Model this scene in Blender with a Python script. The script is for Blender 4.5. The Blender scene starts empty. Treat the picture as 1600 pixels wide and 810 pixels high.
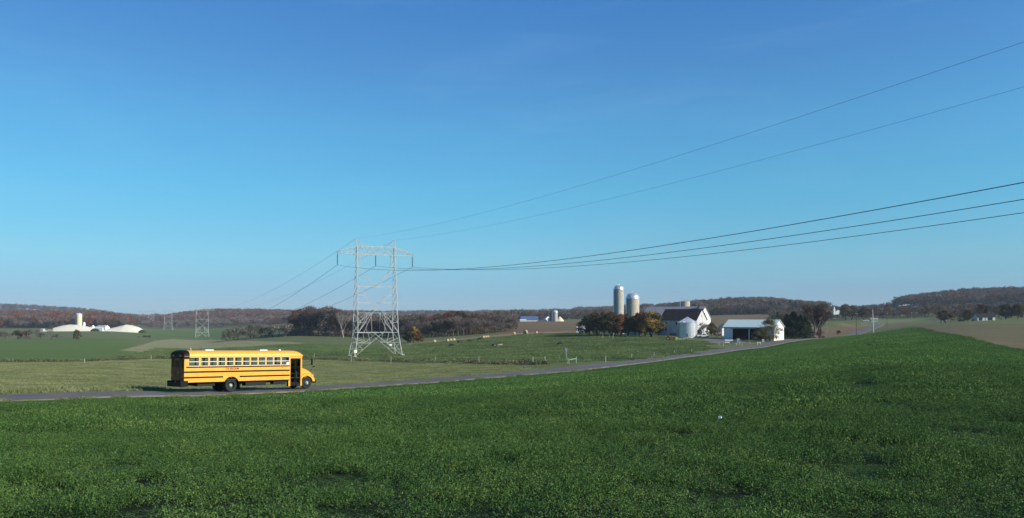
import bpy, bmesh, math, random
import numpy as np
from mathutils import Vector, Matrix

# ------------------------------------------------------------------ camera, sky, sun, exposure
SC = bpy.context.scene
COL = SC.collection
EYE = 40.0                      # height of the viewer's eye above the datum
FPX = 1200.0                    # focal length and picture size used for surveying the place
HZ = 495.0
R = math.radians

cam_d = bpy.data.cameras.new("camera")
cam = bpy.data.objects.new("camera", cam_d)
COL.objects.link(cam)
cam.location = (0, 0, EYE)
cam.rotation_euler = (R(90), 0, 0)
cam_d.sensor_width = 36.0
cam_d.lens = 27.0
cam_d.shift_y = 0.05625
cam_d.clip_start = 0.1
cam_d.clip_end = 20000
SC.camera = cam

SUN_EL, SUN_AZ = 24.5, 25.0      # elevation; degrees behind the viewer's right-hand side
world = bpy.data.worlds.new("World")
SC.world = world
world.use_nodes = True
nt = world.node_tree
nt.nodes.clear()
sky = nt.nodes.new("ShaderNodeTexSky")
sky.sky_type = 'NISHITA'
sky.sun_disc = False
sky.sun_elevation = R(SUN_EL)
sky.sun_rotation = R(90 + SUN_AZ)
sky.altitude = 200
sky.air_density = 1.0
sky.dust_density = 0.0
sky.ozone_density = 3.0
# the sky's own colour by height above the horizon: clear autumn air, deeper blue overhead
_tc = nt.nodes.new("ShaderNodeTexCoord")
_sx = nt.nodes.new("ShaderNodeSeparateXYZ")
nt.links.new(_tc.outputs['Generated'], _sx.inputs[0])
_cr = nt.nodes.new("ShaderNodeValToRGB")
_st = [(0.0, (.35, .54, .95)), (.03, (.37, .60, .98)), (.075, (.475, .83, 1.0)), (.156, (.465, 1.03, 1.15)), (.235, (.523, 1.096, 1.261)),
       (.309, (.528, 1.025, 1.309)), (.381, (.47, 1.0, 1.41)), (.60, (.45, .95, 1.40))]
_e = _cr.color_ramp.elements
for _i, (_p, _c) in enumerate(_st):
    el = _e[_i] if _i < 2 else _e.new(_p)
    el.position = _p; el.color = (*[v / 1.5 for v in _c], 1)
nt.links.new(_sx.outputs['Z'], _cr.inputs[0])
_mu = nt.nodes.new("ShaderNodeMix"); _mu.data_type = 'RGBA'; _mu.blend_type = 'MULTIPLY'; _mu.inputs['Factor'].default_value = 1.0
nt.links.new(sky.outputs[0], _mu.inputs['A']); nt.links.new(_cr.outputs[0], _mu.inputs['B'])
_mr = nt.nodes.new("ShaderNodeMapRange")
_mr.inputs['From Min'].default_value = -0.7; _mr.inputs['From Max'].default_value = 0.0
_mr.inputs['To Min'].default_value = 0.80; _mr.inputs['To Max'].default_value = 1.0
nt.links.new(_sx.outputs['X'], _mr.inputs[0])
_ml = nt.nodes.new("ShaderNodeVectorMath"); _ml.operation = 'SCALE'
nt.links.new(_mu.outputs['Result'], _ml.inputs[0]); nt.links.new(_mr.outputs[0], _ml.inputs['Scale'])
# faint high wisps of cirrus, a few per cent lighter than the blue
_mp = nt.nodes.new("ShaderNodeMapping"); _mp.inputs['Scale'].default_value = (1.6, 1.6, 9.0); _mp.inputs['Rotation'].default_value = (0.12, 0.05, 0.4)
nt.links.new(_tc.outputs['Generated'], _mp.inputs[0])
_nz = nt.nodes.new("ShaderNodeTexNoise"); _nz.inputs['Scale'].default_value = 2.3; _nz.inputs['Detail'].default_value = 8; _nz.inputs['Roughness'].default_value = 0.6; _nz.inputs['Distortion'].default_value = 0.5
nt.links.new(_mp.outputs[0], _nz.inputs['Vector'])
_nr = nt.nodes.new("ShaderNodeMapRange"); _nr.inputs['From Min'].default_value = 0.52; _nr.inputs['From Max'].default_value = 0.80; _nr.inputs['To Max'].default_value = 0.08
nt.links.new(_nz.outputs[0], _nr.inputs[0])
_cm = nt.nodes.new("ShaderNodeMix"); _cm.data_type = 'RGBA'; _cm.inputs['B'].default_value = (2.3, 3.9, 5.2, 1)
nt.links.new(_nr.outputs[0], _cm.inputs['Factor']); nt.links.new(_ml.outputs[0], _cm.inputs['A'])
EXPO = 0.5
bg = nt.nodes.new("ShaderNodeBackground")
bg.inputs['Strength'].default_value = 0.12 * 1.5 / 2 ** EXPO
wo = nt.nodes.new("ShaderNodeOutputWorld")
nt.links.new(_cm.outputs['Result'], bg.inputs['Color'])
nt.links.new(bg.outputs[0], wo.inputs['Surface'])

sd = bpy.data.lights.new("sun", 'SUN')
sd.energy = 4.4
sd.angle = R(0.5)
sd.color = (1.0, 0.93, 0.82)
sun = bpy.data.objects.new("sun", sd)
COL.objects.link(sun)
to_sun = Vector((math.cos(R(SUN_AZ)) * math.cos(R(SUN_EL)), -math.sin(R(SUN_AZ)) * math.cos(R(SUN_EL)), math.sin(R(SUN_EL))))
sun.rotation_euler = to_sun.to_track_quat('Z', 'Y').to_euler()
sun.location = (60, -40, EYE + 60)

SC.view_settings.view_transform = 'Standard'
SC.view_settings.look = 'None'
SC.view_settings.exposure = EXPO
SC.view_settings.gamma = 1.0
SC.view_settings.use_curve_mapping = False
SC.cycles.use_denoising = True
SC.cycles.max_bounces = 6
SC.cycles.diffuse_bounces = 2
SC.cycles.glossy_bounces = 2
SC.cycles.transmission_bounces = 4
SC.cycles.transparent_max_bounces = 12
SC.cycles.volume_bounces = 0

rng = np.random.default_rng(7)
random.seed(7)

# ------------------------------------------------------------------ materials
def nodes_of(m):
    m.use_nodes = True
    t = m.node_tree
    t.nodes.clear()
    return t

_mats = {}
def mat(name, col, rough=0.7, metal=0.0, var=0.0, scale=6.0, bump=0.0, bscale=40.0, spec=0.3, trans=0.0, col2=None,
        rnd=0.0, isl=0.0, stretch=(1, 1, 1), detail=4.0, coords='Object'):
    """Principled material: colour varied by noise (var / col2), by object (rnd), by loose piece (isl)."""
    if name in _mats:
        return _mats[name]
    m = bpy.data.materials.new(name)
    t = nodes_of(m)
    N, L = t.nodes, t.links
    out = N.new("ShaderNodeOutputMaterial")
    b = N.new("ShaderNodeBsdfPrincipled")
    b.inputs['Roughness'].default_value = rough
    b.inputs['Metallic'].default_value = metal
    b.inputs['Specular IOR Level'].default_value = spec
    cs = N.new("ShaderNodeRGB")
    cs.outputs[0].default_value = (*col, 1)
    cur = cs.outputs[0]
    tc = N.new("ShaderNodeTexCoord")
    mp = N.new("ShaderNodeMapping")
    mp.inputs['Scale'].default_value = stretch
    L.new(tc.outputs[coords], mp.inputs[0])
    if var > 0 or col2:
        nz = N.new("ShaderNodeTexNoise")
        nz.inputs['Scale'].default_value = scale
        nz.inputs['Detail'].default_value = detail
        nz.inputs['Roughness'].default_value = 0.6
        L.new(mp.outputs[0], nz.inputs['Vector'])
        rp = N.new("ShaderNodeMapRange")
        rp.inputs['From Min'].default_value = 0.32
        rp.inputs['From Max'].default_value = 0.68
        L.new(nz.outputs[0], rp.inputs[0])
        mx = N.new("ShaderNodeMix")
        mx.data_type = 'RGBA'
        c2 = col2 if col2 else tuple(c * (1 - var) for c in col)
        c1 = col if col2 else tuple(min(1, c * (1 + var)) for c in col)
        mx.inputs['A'].default_value = (*c1, 1)
        mx.inputs['B'].default_value = (*c2, 1)
        L.new(rp.outputs[0], mx.inputs['Factor'])
        cur = mx.outputs['Result']
    for amt, src in ((rnd, 'obj'), (isl, 'isl')):
        if amt <= 0:
            continue
        h = N.new("ShaderNodeHueSaturation")
        if src == 'obj':
            oi = N.new("ShaderNodeObjectInfo")
            rs = oi.outputs['Random']
        else:
            oi = N.new("ShaderNodeNewGeometry")
            rs = oi.outputs['Random Per Island']
        v = N.new("ShaderNodeMapRange")
        v.inputs['To Min'].default_value = 1 - amt
        v.inputs['To Max'].default_value = 1 + amt
        L.new(rs, v.inputs[0])
        L.new(v.outputs[0], h.inputs['Value'])
        hu = N.new("ShaderNodeMapRange")
        hu.inputs['To Min'].default_value = 0.5 + amt * 0.07
        hu.inputs['To Max'].default_value = 0.5 - amt * 0.07
        L.new(rs, hu.inputs[0])
        L.new(hu.outputs[0], h.inputs['Hue'])
        L.new(cur, h.inputs['Color'])
        cur = h.outputs[0]
    L.new(cur, b.inputs['Base Color'])
    if bump > 0:
        n2 = N.new("ShaderNodeTexNoise")
        n2.inputs['Scale'].default_value = bscale
        n2.inputs['Detail'].default_value = 3
        L.new(mp.outputs[0], n2.inputs['Vector'])
        bp = N.new("ShaderNodeBump")
        bp.inputs['Strength'].default_value = 1.0
        bp.inputs['Distance'].default_value = bump
        L.new(n2.outputs[0], bp.inputs['Height'])
        L.new(bp.outputs[0], b.inputs['Normal'])
    if trans > 0:
        tr = N.new("ShaderNodeBsdfTranslucent")
        L.new(cur, tr.inputs['Color'])
        ms = N.new("ShaderNodeMixShader")
        ms.inputs[0].default_value = trans
        L.new(b.outputs[0], ms.inputs[1])
        L.new(tr.outputs[0], ms.inputs[2])
        L.new(ms.outputs[0], out.inputs['Surface'])
    else:
        L.new(b.outputs[0], out.inputs['Surface'])
    _mats[name] = m
    return m

def glass_mat(name, tint=(0.8, 0.85, 0.85), refl=0.12, rough=0.03):
    if name in _mats:
        return _mats[name]
    m = bpy.data.materials.new(name)
    t = nodes_of(m)
    N, L = t.nodes, t.links
    out = N.new("ShaderNodeOutputMaterial")
    tr = N.new("ShaderNodeBsdfTransparent")
    tr.inputs[0].default_value = (*tint, 1)
    gl = N.new("ShaderNodeBsdfGlossy")
    gl.inputs['Roughness'].default_value = rough
    gl.inputs['Color'].default_value = (0.9, 0.9, 0.9, 1)
    fr = N.new("ShaderNodeFresnel")
    fr.inputs[0].default_value = 1.45
    ms = N.new("ShaderNodeMixShader")
    L.new(fr.outputs[0], ms.inputs[0])
    L.new(tr.outputs[0], ms.inputs[1])
    L.new(gl.outputs[0], ms.inputs[2])
    L.new(ms.outputs[0], out.inputs['Surface'])
    _mats[name] = m
    return m

def field_mat(name, base, alt, patch=0.02, fine=0.8, row=None, row_amt=0.0, bump=0.15, third=None):
    """Ground: broad patches of two tones, finer mottling, optional drill rows along a world direction."""
    m = bpy.data.materials.new(name)
    t = nodes_of(m)
    N, L = t.nodes, t.links
    out = N.new("ShaderNodeOutputMaterial")
    b = N.new("ShaderNodeBsdfPrincipled")
    b.inputs['Roughness'].default_value = 0.95
    b.inputs['Specular IOR Level'].default_value = 0.1
    g = N.new("ShaderNodeNewGeometry")
    def noise(sc, detail=5, rough=0.6, vec=None):
        n = N.new("ShaderNodeTexNoise")
        n.inputs['Scale'].default_value = sc
        n.inputs['Detail'].default_value = detail
        n.inputs['Roughness'].default_value = rough
        L.new(vec if vec else g.outputs['Position'], n.inputs['Vector'])
        r = N.new("ShaderNodeMapRange")
        r.inputs['From Min'].default_value = 0.33
        r.inputs['From Max'].default_value = 0.67
        L.new(n.outputs[0], r.inputs[0])
        return n.outputs[0], r.outputs[0]
    def mix(f, a, c, fac_scale=1.0):
        mx = N.new("ShaderNodeMix")
        mx.data_type = 'RGBA'
        if fac_scale != 1.0:
            q = N.new("ShaderNodeMath"); q.operation = 'MULTIPLY'; q.inputs[1].default_value = fac_scale
            L.new(f, q.inputs[0]); f = q.outputs[0]
        L.new(f, mx.inputs['Factor'])
        for k, v in (('A', a), ('B', c)):
            if isinstance(v, tuple):
                mx.inputs[k].default_value = (*v, 1)
            else:
                L.new(v, mx.inputs[k])
        return mx.outputs['Result']
    _, p1 = noise(patch)
    cur = mix(p1, base, alt)
    if third:
        _, p3 = noise(patch * 3.3, 3)
        cur = mix(p3, cur, third, 0.5)
    raw, f1 = noise(fine, 8, 0.7)
    dark = tuple(c * 0.62 for c in base)
    cur = mix(f1, cur, dark, 0.55)
    if row:
        ax, ay, wid = row
        vr = N.new("ShaderNodeVectorMath"); vr.operation = 'DOT_PRODUCT'
        vr.inputs[1].default_value = (ax / wid, ay / wid, 0)
        L.new(g.outputs['Position'], vr.inputs[0])
        nw = N.new("ShaderNodeMath"); nw.operation = 'ADD'
        rw, _ = noise(0.05, 2)
        L.new(vr.outputs['Value'], nw.inputs[0]); L.new(rw, nw.inputs[1])
        n1 = N.new("ShaderNodeTexNoise"); n1.noise_dimensions = '1D'
        n1.inputs['Scale'].default_value = 1.0; n1.inputs['Detail'].default_value = 3
        L.new(nw.outputs[0], n1.inputs['W'])
        rr = N.new("ShaderNodeMapRange"); rr.inputs['From Min'].default_value = 0.35; rr.inputs['From Max'].default_value = 0.65
        L.new(n1.outputs[0], rr.inputs[0])
        cur = mix(rr.outputs[0], cur, tuple(c * 0.6 for c in alt), row_amt)
    L.new(cur, b.inputs['Base Color'])
    bp = N.new("ShaderNodeBump")
    bp.inputs['Distance'].default_value = bump
    L.new(raw, bp.inputs['Height'])
    L.new(bp.outputs[0], b.inputs['Normal'])
    L.new(b.outputs[0], out.inputs['Surface'])
    return m

# ------------------------------------------------------------------ mesh building
def mesh_np(name, v, f, mats=(), midx=None, smooth=False):
    """mesh from arrays; f is (n,k) or a list of such arrays"""
    me = bpy.data.meshes.new(name)
    fl = f if isinstance(f, list) else [f]
    fl = [np.asarray(a, dtype=np.int32) for a in fl if len(a)]
    v = np.asarray(v, dtype=np.float32)
    me.vertices.add(len(v))
    me.vertices.foreach_set("co", v.ravel())
    loops = np.concatenate([a.ravel() for a in fl])
    tot = np.concatenate([np.full(len(a), a.shape[1], dtype=np.int32) for a in fl])
    start = np.concatenate([[0], np.cumsum(tot)[:-1]]).astype(np.int32)
    me.loops.add(len(loops))
    me.loops.foreach_set("vertex_index", loops)
    me.polygons.add(len(tot))
    me.polygons.foreach_set("loop_start", start)
    me.polygons.foreach_set("loop_total", tot)
    if midx is not None:
        me.polygons.foreach_set("material_index", np.asarray(midx, dtype=np.int32))
    if smooth:
        me.polygons.foreach_set("use_smooth", np.ones(len(tot), dtype=bool))
    for m in mats:
        me.materials.append(m)
    me.update(calc_edges=True)
    return me

class MB:
    """collects boxes, tubes, prisms and so on into ONE mesh"""
    def __init__(s):
        s.v = []; s.f = []; s.mi = []; s.cur = 0; s.M = Matrix.Identity(4)
    def mat(s, i):
        s.cur = i; return s
    def _add(s, vs, fs):
        o = len(s.v)
        for p in vs:
            s.v.append(tuple(s.M @ Vector(p)))
        for f in fs:
            s.f.append(tuple(i + o for i in f)); s.mi.append(s.cur)
        return s
    def box(s, x0, x1, y0, y1, z0, z1):
        vs = [(x0, y0, z0), (x1, y0, z0), (x1, y1, z0), (x0, y1, z0), (x0, y0, z1), (x1, y0, z1), (x1, y1, z1), (x0, y1, z1)]
        return s._add(vs, [(0, 3, 2, 1), (4, 5, 6, 7), (0, 1, 5, 4), (1, 2, 6, 5), (2, 3, 7, 6), (3, 0, 4, 7)])
    def bar(s, a, b, w, h=None, up=(0, 0, 1)):
        """square bar from a to b"""
        h = h or w
        a = Vector(a); b = Vector(b); d = (b - a)
        if d.length < 1e-6: return s
        d.normalize(); u = Vector(up)
        if abs(d.dot(u)) > 0.95: u = Vector((1, 0, 0))
        r = d.cross(u).normalized() * (w / 2); q = r.cross(d).normalized() * (h / 2)
        vs = []
        for p in (a, b):
            vs += [tuple(p - r - q), tuple(p + r - q), tuple(p + r + q), tuple(p - r + q)]
        return s._add(vs, [(0, 1, 2, 3), (4, 7, 6, 5), (0, 4, 5, 1), (1, 5, 6, 2), (2, 6, 7, 3), (3, 7, 4, 0)])
    def tube(s, pts, rad, n=8, caps=True):
        """tube through points; rad a number or list"""
        P = [Vector(p) for p in pts]
        if not isinstance(rad, (list, tuple)): rad = [rad] * len(P)
        vs = []; fs = []
        prev = None
        for i, p in enumerate(P):
            d = (P[min(i + 1, len(P) - 1)] - P[max(i - 1, 0)])
            if d.length < 1e-9: d = Vector((0, 0, 1))
            d.normalize()
            if prev is None:
                u = Vector((0, 0, 1)) if abs(d.z) < 0.9 else Vector((1, 0, 0))
                r = d.cross(u).normalized()
            else:
                r = (prev - d * prev.dot(d)).normalized()
            prev = r
            q = d.cross(r)
            for k in range(n):
                a = 2 * math.pi * k / n
                vs.append(tuple(p + (r * math.cos(a) + q * math.sin(a)) * rad[i]))
        for i in range(len(P) - 1):
            for k in range(n):
                a = i * n + k; b = i * n + (k + 1) % n
                fs.append((a, b, b + n, a + n))
        if caps:
            fs.append(tuple(range(n))[::-1]); fs.append(tuple(range((len(P) - 1) * n, len(P) * n)))
        return s._add(vs, fs)
    def lathe(s, prof, n=24, c=(0, 0, 0), axis='z', caps=True):
        """profile of (radius, height)"""
        vs = []; fs = []
        for r, h in prof:
            for k in range(n):
                a = 2 * math.pi * k / n
                x, y = r * math.cos(a), r * math.sin(a)
                if axis == 'z': vs.append((c[0] + x, c[1] + y, c[2] + h))
                elif axis == 'y': vs.append((c[0] + x, c[1] + h, c[2] + y))
                else: vs.append((c[0] + h, c[1] + x, c[2] + y))
        for i in range(len(prof) - 1):
            for k in range(n):
                a = i * n + k; b = i * n + (k + 1) % n
                fs.append((a, b, b + n, a + n))
        if caps:
            fs.append(tuple(range(n))[::-1]); fs.append(tuple(range((len(prof) - 1) * n, len(prof) * n)))
        return s._add(vs, fs)
    def prism(s, poly, a0, a1, plane='xz'):
        """extrude a closed 2D outline from a0 to a1 along the third axis"""
        n = len(poly); vs = []
        for a in (a0, a1):
            for p, q in poly:
                vs.append((p, a, q) if plane == 'xz' else ((a, p, q) if plane == 'yz' else (p, q, a)))
        fs = [tuple(range(n)), tuple(range(2 * n - 1, n - 1, -1))]
        for i in range(n):
            j = (i + 1) % n
            fs.append((i, i + n, j + n, j))
        return s._add(vs, fs)
    def quad(s, *p):
        return s._add(list(p), [tuple(range(len(p)))])
    def build(s, name, mats, parent=None, smooth=False, bevel=0.0):
        if not isinstance(mats, (list, tuple)): mats = [mats]
        me = bpy.data.meshes.new(name)
        me.from_pydata(s.v, [], s.f)
        for m in mats: me.materials.append(m)
        me.polygons.foreach_set("material_index", s.mi)
        bm = bmesh.new(); bm.from_mesh(me)
        bmesh.ops.recalc_face_normals(bm, faces=bm.faces)
        if bevel > 0:
            es = [e for e in bm.edges if len(e.link_faces) == 2 and e.calc_face_angle(0) > 0.6]
            bmesh.ops.bevel(bm, geom=es, offset=bevel, segments=2, affect='EDGES', profile=0.6, clamp_overlap=True)
        bm.to_mesh(me); bm.free()
        o = bpy.data.objects.new(name, me)
        COL.objects.link(o)
        if smooth:
            me.polygons.foreach_set("use_smooth", [True] * len(me.polygons))
            try:
                me.set_sharp_from_angle(angle=R(40))
            except Exception:
                pass
        if parent: o.parent = parent
        return o

def tag(o, label=None, cat=None, group=None, kind=None):
    if label: o['label'] = label
    if cat: o['category'] = cat
    if group: o['group'] = group
    if kind: o['kind'] = kind
    return o

def empty(name, loc=(0, 0, 0), rz=0.0, label=None, cat=None, group=None):
    o = bpy.data.objects.new(name, None)
    o.empty_display_size = 0.5
    COL.objects.link(o)
    o.location = loc
    o.rotation_euler = (0, 0, rz)
    return tag(o, label, cat, group)

def copy_tree(o, parent=None):
    c = o.copy()
    COL.objects.link(c)
    c.parent = parent
    for ch in list(o.children):
        copy_tree(ch, c)
    return c

def add_text(body, size, mats, parent, loc, rot, name='lettering', shear=0.0, ext=0.004, sx=1.0):
    cu = bpy.data.curves.new(name, 'FONT')
    cu.body = body; cu.size = size; cu.shear = shear; cu.extrude = ext; cu.align_x = 'CENTER'; cu.align_y = 'CENTER'
    cu.offset = size * 0.008
    tmp = bpy.data.objects.new('tmp', cu)
    COL.objects.link(tmp)
    bpy.context.view_layer.update()
    me = bpy.data.meshes.new_from_object(tmp.evaluated_get(bpy.context.evaluated_depsgraph_get()))
    bpy.data.objects.remove(tmp)
    me.name = name
    me.materials.clear(); me.materials.append(mats)
    o = bpy.data.objects.new(name, me)
    COL.objects.link(o); o.parent = parent
    o.location = loc; o.rotation_euler = rot; o.scale = (sx, 1, 1)
    return o

# ------------------------------------------------------------------ relief of the land (distance ahead, height relative to the eye)
NEAR = [(0.8, -2.1), (6, -2.1), (12, -2.45)]
PROF = {
    -500: NEAR + [(20, -3.1), (50, -5.0), (80, -6.5), (150, -9), (250, -11.5), (400, -15), (700, -18), (1000, -20), (1250, -19), (1700, 4), (2300, 0), (3500, 40), (6000, 30)],
    0: NEAR + [(20, -3.1), (35, -4.1), (47, -5.2), (50.4, -5.4), (56, -5.45), (93, -7.1), (150, -9.2), (190, -11.2), (250, -12.2), (400, -15), (700, -18), (1000, -20.4), (1250, -21.5), (1700, -3), (2300, -8), (3500, 42), (6000, 30)],
    130: NEAR + [(20, -3.1), (35, -4.2), (50, -5.4), (53.5, -5.55), (60, -5.7), (93, -7.3), (150, -9.2), (205, -11.8), (260, -12.8), (400, -15.6), (700, -18.4), (1050, -19.6), (1250, -20.5), (1700, -5), (2300, -8), (3500, 20), (6000, 10)],
    190: NEAR + [(20, -3.1), (35, -4.2), (52, -5.5), (55.4, -5.68), (62, -5.9), (93, -7.5), (150, -9.6), (215, -12), (260, -13), (400, -15.8), (700, -19.4), (1050, -20.2), (1250, -21), (1700, -8.5), (2300, -12), (3500, -6), (6000, -5)],
    220: NEAR + [(20, -3.1), (35, -4.2), (53, -5.6), (56.5, -5.75), (62, -6), (93, -7.6), (150, -9.8), (220, -12.2), (300, -14.2), (450, -17.2), (700, -21.5), (1050, -23), (1480, -25), (2200, -26), (3500, -14), (6000, -10)],
    316: NEAR + [(20, -3.1), (35, -4.2), (57, -5.95), (61, -6.13), (66, -6.32), (93, -7.8), (150, -10.4), (220, -12.8), (300, -15), (450, -18.5), (650, -22.5), (900, -25.3), (1200, -25.2), (1480, -25.5), (1900, -20), (2200, 6), (3000, 0), (6000, -5)],
    400: NEAR + [(20, -3.1), (40, -4.5), (58, -6.0), (62.5, -6.2), (68, -6.42), (93, -7.95), (150, -10.6), (225, -12.8), (300, -14.6), (450, -16.6), (650, -18), (900, -16), (1200, -16), (1500, -18), (1900, -12), (2200, 6), (3000, 0), (6000, -5)],
    460: NEAR + [(20, -3.1), (40, -4.5), (60, -6.1), (65, -6.34), (70, -6.5), (100, -8.3), (150, -10.5), (240, -13), (300, -13.8), (450, -14.8), (600, -15.6), (750, -14), (900, -12), (1200, -8), (1500, -13), (1900, -8), (2200, 0), (3000, 0), (6000, -5)],
    590: NEAR + [(20, -3.05), (40, -4.5), (65, -6.15), (71, -6.42), (78, -6.7), (110, -8.6), (160, -10.8), (235, -13.3), (270, -13.6), (400, -14.6), (600, -15.8), (900, -14), (1500, -10), (2500, 0), (3500, 4), (6000, 0)],
    700: NEAR + [(20, -3.0), (40, -4.4), (65, -6.0), (79, -6.62), (90, -7.0), (120, -8.5), (185, -11.0), (230, -12.0), (300, -12.7), (380, -12.5), (450, -12.1), (600, -13), (900, -12), (1500, -8), (2500, 0), (3500, 4), (6000, 0)],
    800: NEAR + [(20, -3.0), (40, -4.2), (65, -5.7), (80, -6.4), (88.5, -6.8), (100, -7.2), (140, -8.9), (200, -10.6), (300, -11.5), (430, -10.0), (600, -8.5), (900, -6.7), (1200, -5), (2000, -1), (3200, 5), (6000, 2)],
    900: NEAR + [(20, -2.9), (40, -4.0), (70, -5.6), (98, -7.0), (111, -7.5), (125, -8.0), (200, -9.6), (300, -10.2), (400, -9.2), (450, -8.1), (600, -7), (900, -6.2), (1500, -4), (2000, -2), (2500, 13), (4000, 8), (6000, 0)],
    1000: NEAR + [(20, -2.8), (40, -3.8), (70, -5.2), (130, -8.0), (150, -8.8), (165, -9.1), (250, -10), (380, -9), (450, -8.5), (900, -6), (1400, 0), (2000, 12), (3000, 10), (6000, 0)],
    1100: NEAR + [(20, -2.7), (40, -3.6), (70, -4.9), (120, -7.1), (180, -9.3), (203, -10), (225, -10.1), (330, -9.8), (400, -8.6), (600, -7), (900, -2), (1100, -1), (1350, 5), (1600, 19), (2500, 10), (6000, 0)],
    1200: NEAR + [(20, -2.6), (40, -3.4), (70, -4.7), (120, -6.6), (200, -9.2), (262, -10.8), (287, -11), (310, -10.3), (345, -9.6), (400, -8.5), (600, -6), (900, -1), (1200, 4), (1600, 26), (2500, 10), (6000, 0)],
    1270: NEAR + [(20, -2.5), (40, -3.2), (70, -4.2), (120, -5.9), (200, -7.8), (300, -9.6), (343, -10), (400, -12.0), (450, -11.7), (500, -10.2), (700, -7), (1000, -2), (1300, 4), (1650, 13), (2500, 10), (6000, 0)],
    1350: NEAR + [(20, -2.4), (40, -2.9), (100, -4.6), (200, -6.3), (300, -6.9), (350, -8.4), (420, -11.9), (470, -11.2), (520, -9.8), (600, -9.2), (800, -3.2), (1100, 4), (1500, 11), (2500, 10), (6000, 0)],
    1420: NEAR + [(20, -2.3), (40, -2.8), (100, -4.0), (200, -5.0), (320, -4.9), (400, -5.8), (600, -6.6), (800, -3.0), (1000, 6), (1300, 10.5), (1550, 25), (2500, 22), (6000, 0)],
    1500: NEAR + [(20, -2.3), (40, -2.8), (100, -4.1), (200, -4.2), (320, -3.6), (500, -3.3), (700, -2.4), (1000, 8), (1300, 15), (1550, 38), (2500, 30), (6000, 0)],
    1600: NEAR + [(20, -2.3), (60, -3.4), (120, -5.0), (200, -4.4), (400, -2.5), (600, -1.2), (800, 3), (1000, 9), (1300, 21), (1550, 45), (2500, 30), (6000, 0)],
    2100: NEAR + [(20, -2.3), (60, -3.2), (120, -4.2), (200, -4.0), (400, -2.5), (600, 0), (800, 3), (1000, 9), (1300, 21), (1550, 45), (2500, 30), (6000, 0)],
}
TM = 0.66
_NT, _NL = 265, 400
_L0, _L1 = math.log(0.8), math.log(8000)
def _gauss(a, s, ax):
    k = np.arange(-int(3 * s), int(3 * s) + 1)
    w = np.exp(-k * k / (2 * s * s)); w /= w.sum()
    pad = [(0, 0), (0, 0)]; pad[ax] = (len(k) // 2, len(k) // 2)
    p = np.pad(a, pad, mode='edge')
    return np.apply_along_axis(lambda m: np.convolve(m, w, mode='valid'), ax, p)
def _make_relief():
    ld = np.linspace(_L0, _L1, _NL); th = np.linspace(-TM, TM, _NT)
    pxs = sorted(PROF)
    ct = np.arctan((np.array(pxs) - 800) / FPX)
    A = np.array([np.interp(ld, np.log([d for d, _ in PROF[p]]), [z for _, z in PROF[p]]) for p in pxs])
    B = np.array([np.interp(th, ct, A[:, j]) for j in range(_NL)]).T
    return _gauss(_gauss(B, 2.2, 1), 2.5, 0)
RELIEF = _make_relief()
BUMPS = []                       # (x, y, radius, height)
def height(x, y):
    x = np.asarray(x, dtype=float); y = np.asarray(y, dtype=float)
    th = np.arctan2(x, y); r = np.hypot(x, y) + 1e-6
    def samp(t):
        D = r * np.cos(t)
        u = (np.log(np.clip(D, 0.81, 7900)) - _L0) / (_L1 - _L0) * (_NL - 1)
        v = (t + TM) / (2 * TM) * (_NT - 1)
        i = np.clip(v.astype(int), 0, _NT - 2); j = np.clip(u.astype(int), 0, _NL - 2)
        a = v - i; b = u - j
        return (RELIEF[i, j] * (1 - a) * (1 - b) + RELIEF[i + 1, j] * a * (1 - b) + RELIEF[i, j + 1] * (1 - a) * b + RELIEF[i + 1, j + 1] * a * b)
    tc = np.clip(th, -TM + 1e-4, TM - 1e-4)
    own = samp(tc)
    w = np.clip((np.abs(th) - TM) / (math.pi - TM), 0, 1); w = 0.5 * w * w * (3 - 2 * w)
    z = own * (1 - w) + samp(-tc) * w
    for bx, by, br, bh in BUMPS:
        z = z + bh * np.exp(-((x - bx) ** 2 + (y - by) ** 2) / (br * br))
    return z + EYE

def G(px, D, dz=0.0):
    """point of the land at distance D ahead, in the direction surveyed as px"""
    x = (px - 800) / FPX * D
    return Vector((x, D, float(height(x, D)) + dz))
_DD = np.exp(np.linspace(math.log(6), math.log(5000), 4000))
def H(px, py, far=None):
    """point where the line of sight (px, py) meets the land"""
    u = (px - 800) / FPX
    t = height(u * _DD, _DD) - (EYE - (py - HZ) / FPX * _DD)
    k = np.nonzero(t > 0)[0]
    if not len(k):
        return G(px, far or 1000)
    return G(px, float(_DD[k[0]]))
def XY(p): return (p.x, p.y)
# ------------------------------------------------------------------ road line
ROAD_NODES = [(-560, 28), (-240, 41), (0, 50.4), (130, 53.4), (287, 60.2), (360, 63.0), (485, 68.6), (640, 77.5), (800, 91), (900, 110),
              (1000, 147), (1100, 205), (1200, 286), (1270, 345), (1310, 410), (1352, 520), (1368, 600), (1374, 650)]
def _spline(P, step=1.5):
    P = [np.array(p, float) for p in P]
    P = [2 * P[0] - P[1]] + P + [2 * P[-1] - P[-2]]
    out = []
    for i in range(1, len(P) - 2):
        a, b, c, d = P[i - 1], P[i], P[i + 1], P[i + 2]
        n = max(4, int(np.linalg.norm(c - b) / step))
        for k in range(n):
            t = k / n
            out.append(0.5 * ((2 * b) + (c - a) * t + (2 * a - 5 * b + 4 * c - d) * t * t + (3 * b - a - 3 * c + d) * t ** 3))
    out.append(P[-2])
    return np.array(out)
RC = _spline([(( p - 800) / FPX * d, d) for p, d in ROAD_NODES])
for _ in range(30):                     # ease the bends
    RC[1:-1] = 0.25 * RC[:-2] + 0.5 * RC[1:-1] + 0.25 * RC[2:]
RT = np.gradient(RC, axis=0); RT /= np.linalg.norm(RT, axis=1)[:, None]
RN = np.stack([RT[:, 1], -RT[:, 0]], 1)  # towards the viewer's side
ROAD_HALF = 3.0
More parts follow.
